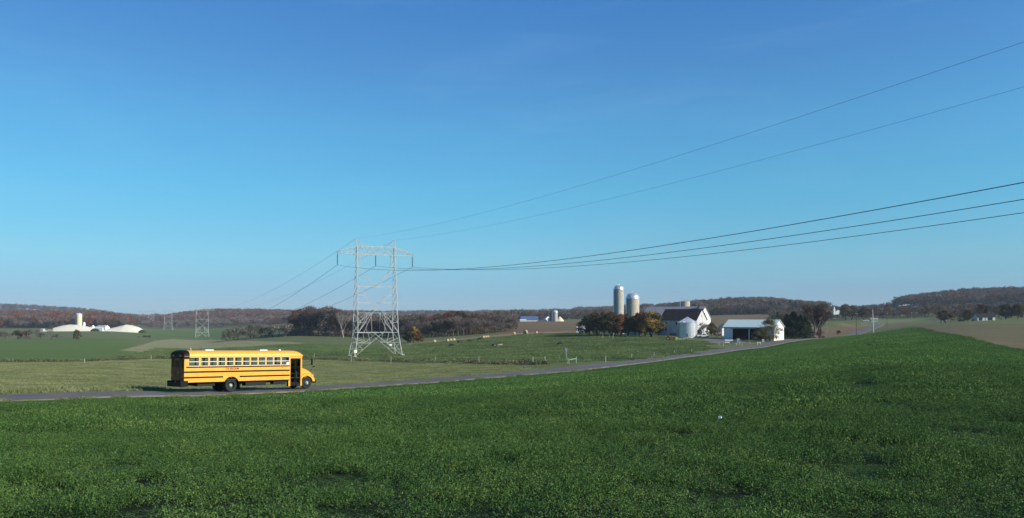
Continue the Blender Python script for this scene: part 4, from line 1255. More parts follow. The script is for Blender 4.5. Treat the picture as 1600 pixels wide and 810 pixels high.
def build_bus():
    # ground line of the lane under the bus
    i0 = on_road(287)
    def at_s(s):
        i = i0
        acc = 0
        while acc < s and i < len(RC) - 2:
            acc += np.linalg.norm(RC[i + 1] - RC[i]); i += 1
        return RC[i]
    A = Vector((-25.35, 59.3, 0))
    ang = R(44.0)                               # heading, from straight ahead towards the right
    h = Vector((math.sin(ang), math.cos(ang), 0)); left = Vector((-h.y, h.x, 0))
    lat = 1.22
    def gz(s, l):
        p = A + h * s + left * (lat + l)
        return float(height(p.x, p.y)) + 0.075 + math.hypot(p.x, p.y) * 0.00035
    WR, WF = 3.82, 10.72
    zr = 0.5 * (gz(WR, 1.0) + gz(WR, -1.0)); zf = 0.5 * (gz(WF, 1.0) + gz(WF, -1.0))
    pitch = math.atan2(zf - zr, WF - WR)
    roll = math.atan2(gz(6, -1) - gz(6, 1), 2.0)
    root = empty('school_bus', (0, 0, 0), 0, 'long yellow school bus with black rub rails driving right along the lane', 'bus')
    M = Matrix.Rotation(math.atan2(h.y, h.x), 4, 'Z') @ Matrix.Rotation(-pitch, 4, 'Y') @ Matrix.Rotation(-roll, 4, 'X')
    root.rotation_euler = M.to_euler()
    base = A + left * lat
    o = Vector((base.x, base.y, zr - math.tan(pitch) * WR))
    root.location = o
    Wd = 1.22                                     # half width; x forward, y to the left, right side is y = -Wd
    wins = [(0.33, 1.16)] + [(1.30 + 0.696 * k, 1.30 + 0.696 * k + 0.60) for k in range(10)] + [(8.26, 8.98)]
    WB, WT = 2.03, 2.72
    XE = 10.22                                    # front of the body
    def arch(xc, z0, r, n=14):
        return [(xc + r * math.cos(t), z0 + r * math.sin(t)) for t in [math.pi * k / n for k in range(n + 1)]]
    # --- body: side panels with wheel arches, pillars, header, roof
    b = MB()
    for sgn in (-1, 1):
        y0, y1 = sorted((sgn * Wd, sgn * (Wd - 0.05)))
        door = sgn < 0
        xr = 9.10 if door else XE
        zs = 0.82
        # lower panel outline (x,z)
        ar = [(x, max(z, zs)) for x, z in arch(WR, 0.52, 0.66)]
        poly = [(0.0, 0.95), (0.30, 0.95), (0.30, zs), (WR - 0.60, zs)] + [p for p in ar[::-1] if p[1] > zs + 0.005] + [(WR + 0.60, zs), (xr, zs), (xr, WB), (0.0, WB)]
        b.mat(0).prism(poly, y0, y1)
        edges = [0.0] + [e for w in wins for e in w] + ([9.10] if door else [XE])
        ew = wins
        prev = 0.0
        for a, c in ew:
            b.box(prev, a, y0, y1, WB, WT); prev = c
        if not door:
            b.box(prev, 9.15, y0, y1, WB, WT); b.box(10.12, XE, y0, y1, WB, WT)
            b.box(9.15, 10.12, y0, y1, WB, 2.1)
        else:
            b.box(prev, 9.10, y0, y1, WB, WT)
            b.box(8.93, 9.10, y0, y1, 0.28, zs)              # step well side
            b.box(10.08, XE, y0, y1, 0.28, WT)               # front corner post
        b.box(0.0, XE, y0, y1, WT, 2.80)
        # front lower panel under the windscreen
    b.box(XE - 0.04, XE, -Wd + 0.05, Wd - 0.05, 0.9, 1.92)
    for y0, y1 in ((-Wd + .05, -Wd + .14), (Wd - .14, Wd - .05), (-0.03, 0.03)):
        b.box(XE - 0.04, XE, y0, y1, 1.92, 2.74)
    b.box(9.10, 10.08, -Wd + 0.02, -Wd + 0.05, 2.58, WT)
    body = b.build('body', [bus_yellow], root, bevel=0.0)
    # roof: arched shell with rounded front and rear
    nx = 26; na = 14
    V = []; F = []
    prof = [(Wd * math.cos(t) ** 0.55 if math.cos(t) > 1e-6 else 0, 2.80 + 0.43 * math.sin(t) ** 0.9) for t in [math.pi / 2 * k / na for k in range(na + 1)]]
    full = [(-y, z) for y, z in prof] + [(y, z) for y, z in prof[::-1][1:]]
    xs = [-0.02, 0.02, 0.10, 0.22] + list(np.linspace(0.5, 9.4, 12)) + [9.75, 9.98, 10.12, 10.24, 10.34, 10.40]
    for x in xs:
        if x > 9.4:
            t = (x - 9.4) / 1.0; k = math.sqrt(max(0, 1 - t ** 2.6)); kz = k
        elif x < 0.22:
            t = (0.22 - x) / 0.24; kz = math.sqrt(max(0, 1 - 0.35 * t * t)); k = 1 - 0.02 * t
        else: k = kz = 1
        for y, z in full:
            V.append((x, y * (0.90 + 0.10 * k), 2.74 + (z - 2.74) * max(kz, 0.12)))
    n = len(full)
    for i in range(len(xs) - 1):
        for j in range(n - 1):
            F.append((i * n + j, i * n + j + 1, (i + 1) * n + j + 1, (i + 1) * n + j))
    F.append(tuple(range(n))); F.append(tuple(range((len(xs) - 1) * n, len(xs) * n))[::-1])
    r = MB(); r._add(V, F); r.build('roof', [bus_roof], root, smooth=True)
    hl = MB(); hl.box(0.1, 10.0, -Wd + .06, Wd - .06, 2.765, 2.785); hl.build('ceiling_panel', headliner, root)
    # rear end
    re = MB()
    re.box(0.0, 0.05, -Wd + 0.05, Wd - 0.05, 0.95, 1.95)
    for y0, y1 in ((-Wd + .05, -Wd + .17), (-0.55, -0.42), (0.42, 0.55), (Wd - .17, Wd - .05)):
        re.box(0.0, 0.05, y0, y1, 1.95, 2.62)
    re.box(0.0, 0.05, -Wd + 0.05, Wd - 0.05, 2.62, 2.80)
    rear = re.build('rear_panel', [bus_rear_shaded], root)
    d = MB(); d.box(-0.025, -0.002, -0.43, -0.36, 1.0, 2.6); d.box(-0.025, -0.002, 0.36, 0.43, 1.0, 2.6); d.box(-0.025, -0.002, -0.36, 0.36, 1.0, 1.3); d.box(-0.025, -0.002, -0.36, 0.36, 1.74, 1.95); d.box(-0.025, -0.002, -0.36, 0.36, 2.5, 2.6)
    dr = d.build('rear_door', [bus_rear_shaded], root)
    MB().box(-0.05, -0.026, -0.33, -0.22, 1.55, 1.6).build('handle', [chrome], dr)
    g = MB(); g.box(0.01, 0.02, -1.05, -0.55, 1.95, 2.62); g.box(0.01, 0.02, 0.55, 1.05, 1.95, 2.62); g.box(0.01, 0.02, -0.42, 0.42, 1.95, 2.5); g.box(0.01, 0.02, -0.36, 0.36, 1.3, 1.74)
    g.build('rear_window', [glass], root)
    # black rear cap round the warning lamps, wrapping on to the sides
    c = MB()
    cap = []
    pts = [(y * 1.012, 2.74 + (z - 2.74) * 0.84) for y, z in full]
    vs = []; n2 = len(pts)
    pts2 = [(y * 1.022, 2.76 + (z - 2.76) * 1.035) for y, z in full]
    for x, PP in ((-0.055, pts), (0.10, pts2), (0.40, pts2)):
        vs += [(x, y, z) for y, z in PP]
    fs = []
    for i in range(2):
        for j in range(n2 - 1):
            fs.append((i * n2 + j, i * n2 + j + 1, (i + 1) * n2 + j + 1, (i + 1) * n2 + j))
    fs.append(tuple(range(n2)))
    c._add(vs, fs)
    c.box(-0.055, 0.40, -Wd - .022, -Wd - .004, 2.58, 2.77); c.box(-0.055, 0.40, Wd + .004, Wd + .022, 2.58, 2.77)
    c.box(-0.055, -0.004, -Wd - .02, Wd + .02, 2.62, 2.76)
    c.build('rear_cap', [black], root, smooth=True)
    for y, m, nm in ((-0.95, red_l, 'warning_lamp'), (-0.62, amber_l, 'warning_lamp'), (0.62, amber_l, 'warning_lamp'), (0.95, red_l, 'warning_lamp')):
        MB().lathe([(0.09, -0.09), (0.085, -0.055)], 16, (0, y, 2.83), 'x').build(nm, [m], root)
    for y in (-1.02, 1.02):
        MB().box(-0.03, -0.002, y - 0.12, y + 0.12, 1.45, 1.62).build('tail_lamp', [red_l], root)
        MB().box(-0.03, -0.002, y - 0.11, y + 0.11, 1.22, 1.36).build('tail_lamp', [amber_l], root)
    # bumpers
    bb = MB(); bb.box(-0.28, -0.06, -Wd - .02, Wd + .02, 0.50, 0.82); bb.box(-0.28, 0.30, -Wd - .03, -Wd + .05, 0.52, 0.93); bb.box(-0.28, 0.30, Wd - .05, Wd + .03, 0.52, 0.93)
    bb.build('rear_bumper', [black], root, bevel=0.02)
    fb = MB(); fb.box(11.50, 11.66, -1.12, 1.12, 0.48, 0.78); fb.box(11.20, 11.60, -1.15, -1.05, 0.50, 0.76); fb.box(11.20, 11.60, 1.05, 1.15, 0.50, 0.76)
    fb.build('front_bumper', [black], root, bevel=0.02)
    # rub rails on both sides
    for sgn in (-1, 1):
        xr = 9.03
        for z0, z1, x0 in ((1.915, 2.005, 0.15), (1.54, 1.655, 0.0), (1.13, 1.24, 0.0), (0.76, 0.835, WR + .7)):
            m = MB()
            segs = [(x0, xr)]
            if 1.1 < z0 < 1.5: segs = [(x0, WR - 0.70), (WR + 0.70, xr)]
            for a, c2 in segs:
                m.box(a, c2, min(sgn * Wd, sgn * (Wd + 0.022)) + (0 if sgn < 0 else .001), max(sgn * Wd, sgn * (Wd + 0.022)) - (.001 if sgn < 0 else 0), z0, z1)
            m.build('rub_rail', [black], root)
        # wheel arch lip
        a = MB()
        prev = None
        for k in range(15):
            t = math.pi * k / 14
            p = (WR + 0.70 * math.cos(t), 0.52 + 0.70 * math.sin(t))
            if prev and p[1] > 0.8 and prev[1] > 0.79:
                a.bar((prev[0], sgn * (Wd + .012), prev[1]), (p[0], sgn * (Wd + .012), p[1]), 0.05, 0.07, up=(0, 1, 0))
            prev = p
        a.build('wheel_arch', [bus_yellow], root)
    # windows: white frame with a middle bar, and two panes
    for sgn in (-1, 1):
        for k, (a, c2) in enumerate(wins):
            f = MB(); t = 0.028
            ya, yb = sorted((sgn * (Wd + 0.008), sgn * (Wd - 0.035)))
            f.box(a, c2, ya, yb, WB, WB + t * 1.3); f.box(a, c2, ya, yb, WT - t, WT)
            t2 = 0.014; f.box(a, a + t2, ya, yb, WB + t * 1.3, WT - t); f.box(c2 - t2, c2, ya, yb, WB + t * 1.3, WT - t)
            f.box(a + t2, c2 - t2, ya, yb, 2.35, 2.395)
            w = f.build('window', [white_alu], root)
            p = MB(); y = sgn * (Wd - 0.016)
            p.quad((a + t2, y, WB + t * 1.3), (c2 - t2, y, WB + t * 1.3), (c2 - t2, y, WT - t), (a + t2, y, WT - t))
            p.build('pane', [glass], w)
    MB().box(8.72, 8.93, -Wd - 0.014, -Wd - 0.010, 2.07, 2.26).build('white_notice', [white_pl], root)
    # entrance door: two dark glazed leaves
    dm = MB()
    yd = -Wd + 0.02
    for a, c2 in ((9.10, 9.58), (9.60, 10.08)):
        dm.box(a, a + .035, yd - .02, yd, 0.30, 2.58); dm.box(c2 - .035, c2, yd - .02, yd, 0.30, 2.58)
        dm.box(a + .035, c2 - .035, yd - .02, yd, 0.30, 0.55); dm.box(a + .035, c2 - .035, yd - .02, yd, 2.50, 2.58); dm.box(a + .035, c2 - .035, yd - .02, yd, 1.30, 1.36)
    door = dm.build('door', [black], root)
    gg = MB(); 
    for a, c2 in ((9.135, 9.545), (9.635, 10.045)):
        gg.quad((a, yd - .01, 0.55), (c2, yd - .01, 0.55), (c2, yd - .01, 1.30), (a, yd - .01, 1.30)); gg.quad((a, yd - .01, 1.36), (c2, yd - .01, 1.36), (c2, yd - .01, 2.50), (a, yd - .01, 2.50))
    gg.build('door_pane', [dark_glass], door)
    MB().tube([(9.66, yd - .05, 1.0), (9.66, yd - .05, 1.5)], 0.018, 6).build('grab_rail', [chrome], door)
    ws = MB(); ws.box(9.10, 10.08, -Wd + .06, -0.7, 0.28, 0.32); ws.box(9.10, 10.08, -0.95, -0.70, 0.32, 0.62); ws.box(9.06, 9.10, -Wd + .06, -0.7, 0.28, 0.95); ws.box(10.08, 10.12, -Wd + .06, -0.7, 0.28, 0.95)
    ws.build('entrance_step', [chassis], root)
    # windscreen
    w = MB(); w.box(XE - .03, XE - .02, -Wd + .14, -0.03, 1.92, 2.74); w.box(XE - .03, XE - .02, 0.03, Wd - .14, 1.92, 2.74)
    w.build('windscreen', [glass], root)
    # bonnet and wings
    V = []; F = []
    secs = [(10.20, 1.08, 1.92, 1.02), (10.45, 1.06, 1.86, 1.0), (10.8, 1.02, 1.76, 0.95), (11.15, 0.96, 1.60, 0.9), (11.40, 0.90, 1.42, 0.88), (11.50, 0.84, 1.22, 0.88)]
    m2 = 9
    for x, wv, zt, zb in secs:
        ring = [(-wv, zb), (-wv, zb + (zt - zb) * .55)]
        for k in range(m2):
            t = math.pi * (1 - k / (m2 - 1))
            ring.append((wv * 0.98 * math.cos(t), zb + (zt - zb) * (0.62 + 0.38 * math.sin(t))))
        ring += [(wv, zb + (zt - zb) * .55), (wv, zb)]
        V += [(x, y, z) for y, z in ring]; nn = len(ring)
    for i in range(len(secs) - 1):
        for j in range(nn - 1): F.append((i * nn + j, i * nn + j + 1, (i + 1) * nn + j + 1, (i + 1) * nn + j))
    F.append(tuple(range(nn))); F.append(tuple(range((len(secs) - 1) * nn, len(secs) * nn))[::-1])
    hb = MB(); hb._add(V, F)
    # wings with wheel openings
    for sgn in (-1, 1):
        cx, r = WF, 0.60
        n3 = 16; vs = []; fs = []
        for k in range(n3 + 1):
            t = math.pi * (k / n3)
            ci, co = math.cos(t), math.sin(t)
            inner = (cx + r * ci, max(0.62, 0.5 + r * co))
            outer = (cx + (r + 0.20 + 0.10 * co) * ci * (1.0 if ci > 0 else 0.86), max(0.62, 0.5 + (r + 0.20) * co))
            for y in (sgn * 1.19, sgn * 0.80):
                vs += [(inner[0], y, inner[1]), (outer[0], y if abs(y) > 1 else y, outer[1] + (0.12 if abs(y) < 1 else 0))]
        for k in range(n3):
            a0 = k * 4; b0 = a0 + 4
            fs += [(a0, a0 + 1, b0 + 1, b0), (a0 + 1, a0 + 3, b0 + 3, b0 + 1), (a0, b0, b0 + 2, a0 + 2), (a0 + 2, b0 + 2, b0 + 3, a0 + 3)]
        hb._add(vs, fs)
    hood = hb.build('bonnet', [bus_yellow], root, smooth=True)
    gr = MB(); gr.box(11.49, 11.53, -0.6, 0.6, 0.88, 1.32)
    gr.build('grille', [black], root)
    for sgn in (-1, 1):
        MB().lathe([(0.02, 0), (0.12, 0.0), (0.10, 0.05), (0.02, 0.065)], 16, (11.42, sgn * 0.92, 1.08), 'x').build('headlight', [clear_l], root)
        MB().box(11.15, 11.36, min(sgn * 1.195, sgn * 1.21), max(sgn * 1.195, sgn * 1.21), 1.20, 1.26).build('side_marker', [amber_l], root)
    # mirrors
    for sgn in (-1, 1):
        mm = MB(); mm.tube([(10.22, sgn * 1.15, 2.45), (10.75, sgn * 1.40, 2.50), (11.05, sgn * 1.42, 2.42)], 0.022, 6)
        mm.tube([(10.22, sgn * 1.15, 1.95), (10.9, sgn * 1.40, 2.05), (11.05, sgn * 1.42, 2.15)], 0.018, 6)
        mi = mm.build('mirror_arm', [black], root)
        MB().box(11.02, 11.09, sgn * 1.42 - 0.10, sgn * 1.42 + 0.10, 2.02, 2.52).build('mirror', [black], mi, bevel=0.02)
        m3 = MB(); m3.tube([(11.20, sgn * 0.95, 1.50), (11.30, sgn * 1.10, 1.75), (11.42, sgn * 1.14, 1.84)], 0.012, 5)
        a3 = m3.build('mirror_arm', [black], root)
        MB().lathe([(0.02, -0.06), (0.10, -0.03), (0.12, 0.02), (0.02, 0.05)], 12, (11.42, sgn * 1.14, 1.88), 'z').build('mirror', [black], a3)
    # wheels
    def wheel(x, y, dual, sgn):
        R0, w = 0.50, 0.27
        t = MB()
        o2 = 0.0
        prof = [(0.30, -w / 2), (R0 - .06, -w / 2 - .01), (R0 - .015, -w / 2 + .03), (R0, -w / 2 + .07), (R0, w / 2 - .07), (R0 - .015, w / 2 - .03), (R0 - .06, w / 2 + .01), (0.30, w / 2)]
        t.lathe(prof, 30, (x, y, R0), 'y', caps=False)
        if dual: t.lathe(prof, 30, (x, y + 0.33 * (-sgn), R0), 'y', caps=True)
        ty = t.build('wheel', [rubber], root, smooth=True)
        rm = MB(); s = sgn
        if dual: pr = [(0.295, s * 0.13), (0.285, s * 0.04), (0.20, -s * 0.02), (0.05, -s * 0.02)]
        else: pr = [(0.295, s * 0.10), (0.285, s * 0.13), (0.20, s * 0.17), (0.05, s * 0.17)]
        rm.lathe(pr, 24, (x, y, R0), 'y', caps=False); rm.lathe([(0.30, -s * .125), (0.05, -s * .125)], 24, (x, y, R0), 'y', caps=False)
        rm.build('rim', [mat('rim_dark', (0.02, 0.022, 0.02), 0.6, spec=0.15)], ty, smooth=True)
        hm = MB()
        hy = 0.02 if dual else 0.16
        hm.lathe([(0.13, s * (hy - .03)), (0.13, s * (hy + .03)), (0.095, s * (hy + .05)), (0.09, s * (hy + .10)), (0.03, s * (hy + .11))], 18, (x, y, R0), 'y')
        for k in range(8):
            a = 2 * math.pi * k / 8
            hm.lathe([(0.018, s * hy), (0.014, s * (hy + .05))], 6, (x + 0.165 * math.cos(a), y, R0 + 0.165 * math.sin(a)), 'y')
        hm.build('hub', [hub_green], ty, smooth=True)
    for sgn in (-1, 1):
        wheel(WR, sgn * (Wd - 0.16), True, sgn)
        wheel(WF, sgn * (Wd - 0.20), False, sgn)
    # underside
    u = MB()
    u.box(0.05, 10.1, -Wd + .06, Wd - .06, 0.90, 0.95)
    u.box(0.05, 11.4, -0.45, -0.35, 0.62, 0.88); u.box(0.05, 11.4, 0.35, 0.45, 0.62, 0.88)
    u.box(5.1, 6.9, -1.12, -0.50, 0.42, 0.88); u.box(7.6, 8.7, -1.10, -0.55, 0.46, 0.86); u.box(1.2, 2.6, -0.9, 0.9, 0.50, 0.86)
    u.tube([(WR, -1.0, 0.5), (WR, 1.0, 0.5)], 0.10, 10); u.tube([(WF, -0.95, 0.5), (WF, 0.95, 0.5)], 0.07, 10)
    u.tube([(4.0, 0, 0.55), (9.6, 0, 0.72)], 0.06, 8); u.tube([(0.0, 0.75, 0.55), (9.0, 0.75, 0.6)], 0.05, 8)
    u.box(10.2, 11.3, -0.6, 0.6, 0.55, 1.2)
    u.build('chassis', [chassis], root)
    for sgn in (-1, 1):
        MB().box(WR + 0.72, WR + 0.74, sgn * Wd - (0 if sgn < 0 else .6), sgn * Wd + (.6 if sgn < 0 else 0), 0.20, 0.80).build('mud_flap', [black], root)
    # inside
    MB().box(0.06, 10.15, -Wd + .07, Wd - .07, 0.955, 1.0).build('floor', [floor_m], root)
    for k in range(12):
        x = 0.45 + k * 0.70
        for y0, y1 in ((-1.12, -0.20), (0.20, 1.12)):
            s = MB(); s.box(x, x + 0.09, y0, y1, 1.35, 2.02); s.box(x + .09, x + 0.50, y0, y1, 1.33, 1.50)
            s.build('seat', [seat_m], root, bevel=0.02)
    dsm = MB(); dsm.box(9.2, 9.3, 0.45, 0.95, 1.35, 2.15); dsm.box(9.3, 9.7, 0.45, 0.95, 1.33, 1.48); dsm.build('driver_seat', [seat_m], root)
    MB().box(9.85, 10.16, -0.6, 1.1, 1.0, 1.75).build('dashboard', [black], root)
    st = MB(); st.tube([(9.72 + 0.02 * math.sin(a), 0.7 + .22 * math.cos(a), 1.80 + .2 * math.sin(a)) for a in np.linspace(0, 6.283, 17)], .015, 5, caps=False); st.build('steering_wheel', [black], root)
    # roof fittings
    for x0, x1 in ((2.05, 2.75), (6.75, 7.45)):
        MB().box(x0, x1, -0.32, 0.32, 3.21, 3.29).build('roof_hatch', [white_pl], root, bevel=0.02)
    MB().lathe([(0.11, 3.20), (0.11, 3.26), (0.07, 3.32), (0.01, 3.34)], 12, (8.75, 0, 0)).build('strobe_light', [white_pl], root, smooth=True)
    MB().tube([(1.05, 0, 3.20), (1.0, 0, 3.42)], 0.02, 5).build('aerial', [white_pl], root)
    for sgn in (-0.9, -0.6, 0.6, 0.9):
        MB().lathe([(0.10, 0), (0.09, 0.04)], 14, (10.36, sgn, 2.86), 'x').build('warning_lamp', [amber_l if abs(sgn) < .8 else red_l], root)
    # lettering on the belt panel
    add_text('DURHAM', 0.235, mat('dark_red_lettering', (0.035, 0.012, 0.01), 0.6), root, (3.86, -Wd - 0.006, 1.79), (R(90), 0, 0), shear=0.25, sx=1.12, ext=0.003)
    for x, w_, z in ((8.30, 0.10, 1.79), (8.62, 0.06, 1.81), (8.78, .07, 1.42)):
        MB().box(x, x + w_, -Wd - .004, -Wd - .001, z, z + .05).build('small_decal', [black], root)
    root.scale = (1.0, 1.02, 1.035)
    return root
bus = build_bus()
# ------------------------------------------------------------------ pylons and power lines
steel = mat('galvanised_steel', (0.36, 0.38, 0.355), 0.6, metal=0.05, var=0.12, scale=0.8, spec=0.4)
concrete = mat('concrete', (0.50, 0.48, 0.43), 0.85, var=0.15, scale=2.0)
insul = mat('insulator_glass', (0.06, 0.08, 0.09), 0.3)
wire_m = mat('wire', (0.06, 0.06, 0.065), 0.5, metal=0.3)
UX, UY = 0.896, 0.444            # along the cross-arms; the line runs across this
TOWER_X, TOWER_Y = (587 - 800) / FPX * 260, 260.0
def build_pylon(loc, label, group, dy=0.0):
    rz = math.atan2(UY, UX)
    root = empty('pylon', loc, rz, label, 'pylon', group)
    # local: x along the arms, y along the line, heights above the foot
    def prof(z):
        zs = [0, 8.0, 23.4, 34.2, 37.0]; A = [8.2, 6.95, 6.72, 6.5, 6.5]; B = [3.9, 3.2, 1.9, 0.75, 0.6]
        return float(np.interp(z, zs, A)), float(np.interp(z, zs, B))
    def P(sx, sy, z):
        a, b = prof(z); return (sx * a, sy * b, z)
    lg = MB(); W = 0.21
    for sx in (-1, 1):
        for sy in (-1, 1):
            zs = [0, 8.0, 23.4, 34.2, 37.0]
            for z0, z1 in zip(zs[:-1], zs[1:]):
                lg.bar(P(sx, sy, z0), P(sx, sy, z1), W)
    lg.build('tower_leg', steel, root)
    br = MB(); w = 0.15
    _g = random.Random(4)
    def seg(a, b, ww=w): k = _g.uniform(0.58, 0.70); br.bar(a, b, ww * k, ww * (k + _g.uniform(-.08, .08)))
    # broad faces (front and back)
    for sy in (-1, 1):
        seg(P(-1, sy, 8.0), P(1, sy, 8.0), 0.24)
        c8 = (0, sy * prof(8)[1], 8.0); ca = (-1.6, sy * prof(8)[1], 8.0); cb = (1.6, sy * prof(8)[1], 8.0)
        for sx, c in ((-1, cb), (1, ca)):
            seg(P(sx, sy, 0.2), (c[0], c[1], c[2]), 0.18)
            q = P(sx, sy, 4.6)
            m = (Vector(P(sx, sy, .2)).lerp(Vector(c), .55))
            seg(q, m); seg(q, P(sx, sy, 8.0)); seg(P(sx, sy, 6.3), m); seg(m, (sx * 3.6, c[1], 8.0)); 
            m2 = (Vector(P(sx, sy, .2)).lerp(Vector(c), .28)); seg(P(sx, sy, 2.4), m2); seg(q, m2)
        # body above the waist
        seg(P(-1, sy, 14.6), P(1, sy, 14.6)); seg(P(-1, sy, 23.4), P(1, sy, 23.4), 0.2); seg(P(-1, sy, 18.0), (-1.0, sy * prof(18)[1], 18.0)); seg(P(1, sy, 18.0), (1.0, sy * prof(18)[1], 18.0))
        for sx in (-1, 1):
            seg(P(sx, sy, 23.4), (-sx * 1.9, sy * prof(14.6)[1], 14.6)); seg(P(sx, sy, 20.6), (sx * 3.6, sy * prof(20.6)[1], 20.6))
            seg(P(sx, sy, 8.0), (sx * 2.2, sy * prof(14.6)[1], 14.6)); seg((sx * 2.4, sy * prof(14.6)[1], 14.6), (sx * 2.2, sy * prof(8)[1], 8.0))
            seg((sx * 2.4, sy * prof(14.6)[1], 14.6), P(sx, sy, 11.4)); seg(P(sx, sy, 11.4), (sx * 4.2, sy * prof(11.4)[1], 11.4)); seg((sx * 4.2, sy * prof(11.4)[1], 11.4), P(sx, sy, 8)); seg(P(sx, sy, 14.6), (sx * 4.2, sy * prof(11.4)[1], 11.4))
            seg((-sx * 1.9, sy * prof(14.6)[1], 14.6), (-sx * 5.0, sy * prof(8)[1], 8.0))
            # V at the window
            seg((sx * 0.25, sy * prof(23.4)[1] * .6, 23.4), P(sx, sy, 30.4), 0.2)
    # narrow faces
    for sx in (-1, 1):
        zs = [0.2, 4.6, 8.0, 11.4, 14.6, 18.0, 20.8, 23.4, 26.0, 28.4, 30.4, 32.4, 34.2, 35.6, 37.0]
        for i, (z0, z1) in enumerate(zip(zs[:-1], zs[1:])):
            seg(P(sx, -1, z0), P(sx, 1, z1), 0.12 if z0 > 14 else w); seg(P(sx, 1, z0), P(sx, -1, z1), 0.12 if z0 > 14 else w)
            if i: seg(P(sx, -1, z0), P(sx, 1, z0), 0.12)
        # inner verticals of each mast above the window
        for sy in (-1, 1):
            seg((sx * 5.3, sy * prof(30)[1], 30.4), (sx * 5.6, sy * .7, 34.2)); seg((sx * 5.3, sy * prof(30)[1], 30.4), P(sx, sy, 32.4)); seg((sx * 5.3, sy * prof(30)[1], 30.4), P(sx, sy, 30.4))
    br.build('bracing', steel, root)
    ar = MB(); _bar = ar.bar; ar.bar = lambda p, q, k: _bar(p, q, k * _g.uniform(.72, .86), k * _g.uniform(.72, .86))
    for sy in (-1, 1):
        b0 = 0.75
        ar.bar((-13.1, sy * .25, 34.4), (-6.5, sy * b0, 34.2), 0.2); ar.bar((-6.5, sy * b0, 34.2), (6.5, sy * b0, 34.2), 0.2); ar.bar((6.5, sy * b0, 34.2), (13.1, sy * .25, 34.4), 0.2)
        ar.bar((-13.1, sy * .25, 35.0), (-6.5, sy * .6, 37.0), 0.18); ar.bar((-6.5, sy * .6, 37.0), (6.5, sy * .6, 37.0), 0.2); ar.bar((6.5, sy * .6, 37.0), (13.1, sy * .25, 35.0), 0.18)
        xs = [-13.1, -12.0, -10.2, -8.4, -6.5]
        for s in (-1, 1):
            for i in range(4):
                x0, x1 = -s * xs[i], -s * xs[i + 1]
                t0 = 35.0 + 2.0 * i / 4; t1 = 35.0 + 2.0 * (i + 1) / 4
                ar.bar((x0, sy * .4, 34.3), (x1, sy * .5, t1), 0.11); ar.bar((x1, sy * .5, 34.3), (x1, sy * .5, t1), 0.11)
        xm = np.linspace(-6.5, 6.5, 9)
        for i in range(8):
            a, c = (34.2, 37.0) if i % 2 == 0 else (37.0, 34.2)
            ar.bar((xm[i], sy * .7, a), (xm[i + 1], sy * .7, c), 0.13)
            ar.bar((xm[i], sy * .7, 34.2), (xm[i], sy * .7, 37.0), 0.11)
    for s in (-1, 1):
        ar.bar((s * 13.1, 0.25, 34.4), (s * 13.1, -0.25, 35.0), 0.2)
        for sy in (-1, 1):
            ar.bar((s * 6.65, sy * .6, 37.0), (s * 6.7, 0, 39.6), 0.17); ar.bar((s * 3.9, sy * .6, 37.0), (s * 6.7, 0, 39.4), 0.13)
    ar.build('cross_arm', steel, root)
    for x in (-13.0, 0, 13.0):
        m = MB(); m.tube([(x, 0, 34.3), (x, 0, 33.9)], 0.05, 6)
        zz = 33.9
        m.tube([(x, 0, 33.9), (x, 0, 30.7)], 0.12, 8)
        for k in range(14):
            m.lathe([(0.12, 0), (0.21, 0.04), (0.12, 0.09)], 8, (x, 0, 33.8 - k * 0.22))
        m.tube([(x, -0.5, 30.55), (x, 0.5, 30.55)], 0.07, 6); m.tube([(x, 0, 30.7), (x, 0, 30.5)], 0.05, 6)
        m.build('insulator', insul, root)
    for sx in (-1, 1):
        for sy in (-1, 1):
            x, y, _ = P(sx, sy, 0)
            # feet reach down to the slope
            wx = loc[0] + x * math.cos(rz) - y * math.sin(rz); wy = loc[1] + x * math.sin(rz) + y * math.cos(rz)
            dz = float(height(wx, wy)) - loc[2]
            MB().box(x - .55, x + .55, y - .55, y + .55, min(dz, 0) - 0.4, max(0.30, dz + 0.3)).build('footing', concrete, root, bevel=0.05)
    return root
tz = float(height(TOWER_X, TOWER_Y)) + 0.1
pylon = build_pylon((TOWER_X, TOWER_Y, tz), 'tall pale steel lattice pylon standing in the pasture beyond the bus', 'pylons of the power line')
sp = MB(); sp.box(-0.5, 0.5, -0.02, 0.02, -0.55, 0.45)
s_ = sp.build('number_plate', mat('plate_cream', (0.85, 0.80, 0.62), 0.4), pylon); s_.location = (-7.85, -3.72, 1.9); s_.rotation_euler = (0, 0, R(18)); s_['label'] = 'cream plate on the near left leg'
sp = MB(); sp.box(-0.45, 0.45, -0.02, 0.02, -0.3, 0.3)
s_ = sp.build('number_plate', mat('plate_white', (0.8, 0.8, 0.78), 0.4), pylon); s_.location = (6.2, 3.0, 3.6); s_['label'] = 'small white plate on the far right leg'
for px, D, ytop, lab in ((316, 905, 478, 'second pylon of the line, pale against the wooded ridge above the bus roof'), (263, 1480, 484.5, 'third pylon of the line, left of the one above the bus'),
                      (236, 1960, 489.5, 'fourth pylon of the line, small and grey in the gap between the hills'), (222, 2480, 493, 'farthest pylon of the line, nearest the white bunkers')):
    c = copy_tree(pylon)
    p = G(px, D); top = EYE - (ytop - HZ) / FPX * D
    c.location = (p.x, p.y, top - 39.6 if D < 1000 else p.z); c['label'] = lab; c.rotation_euler = (0, 0, math.atan2(UY, UX) - (0.12 if D < 1000 else 0.3))
    for ch in list(c.children):
        if ch.name.startswith('number_plate'): bpy.data.objects.remove(ch)
DX, DY = 0.444, -0.896           # down the line towards the viewer's right
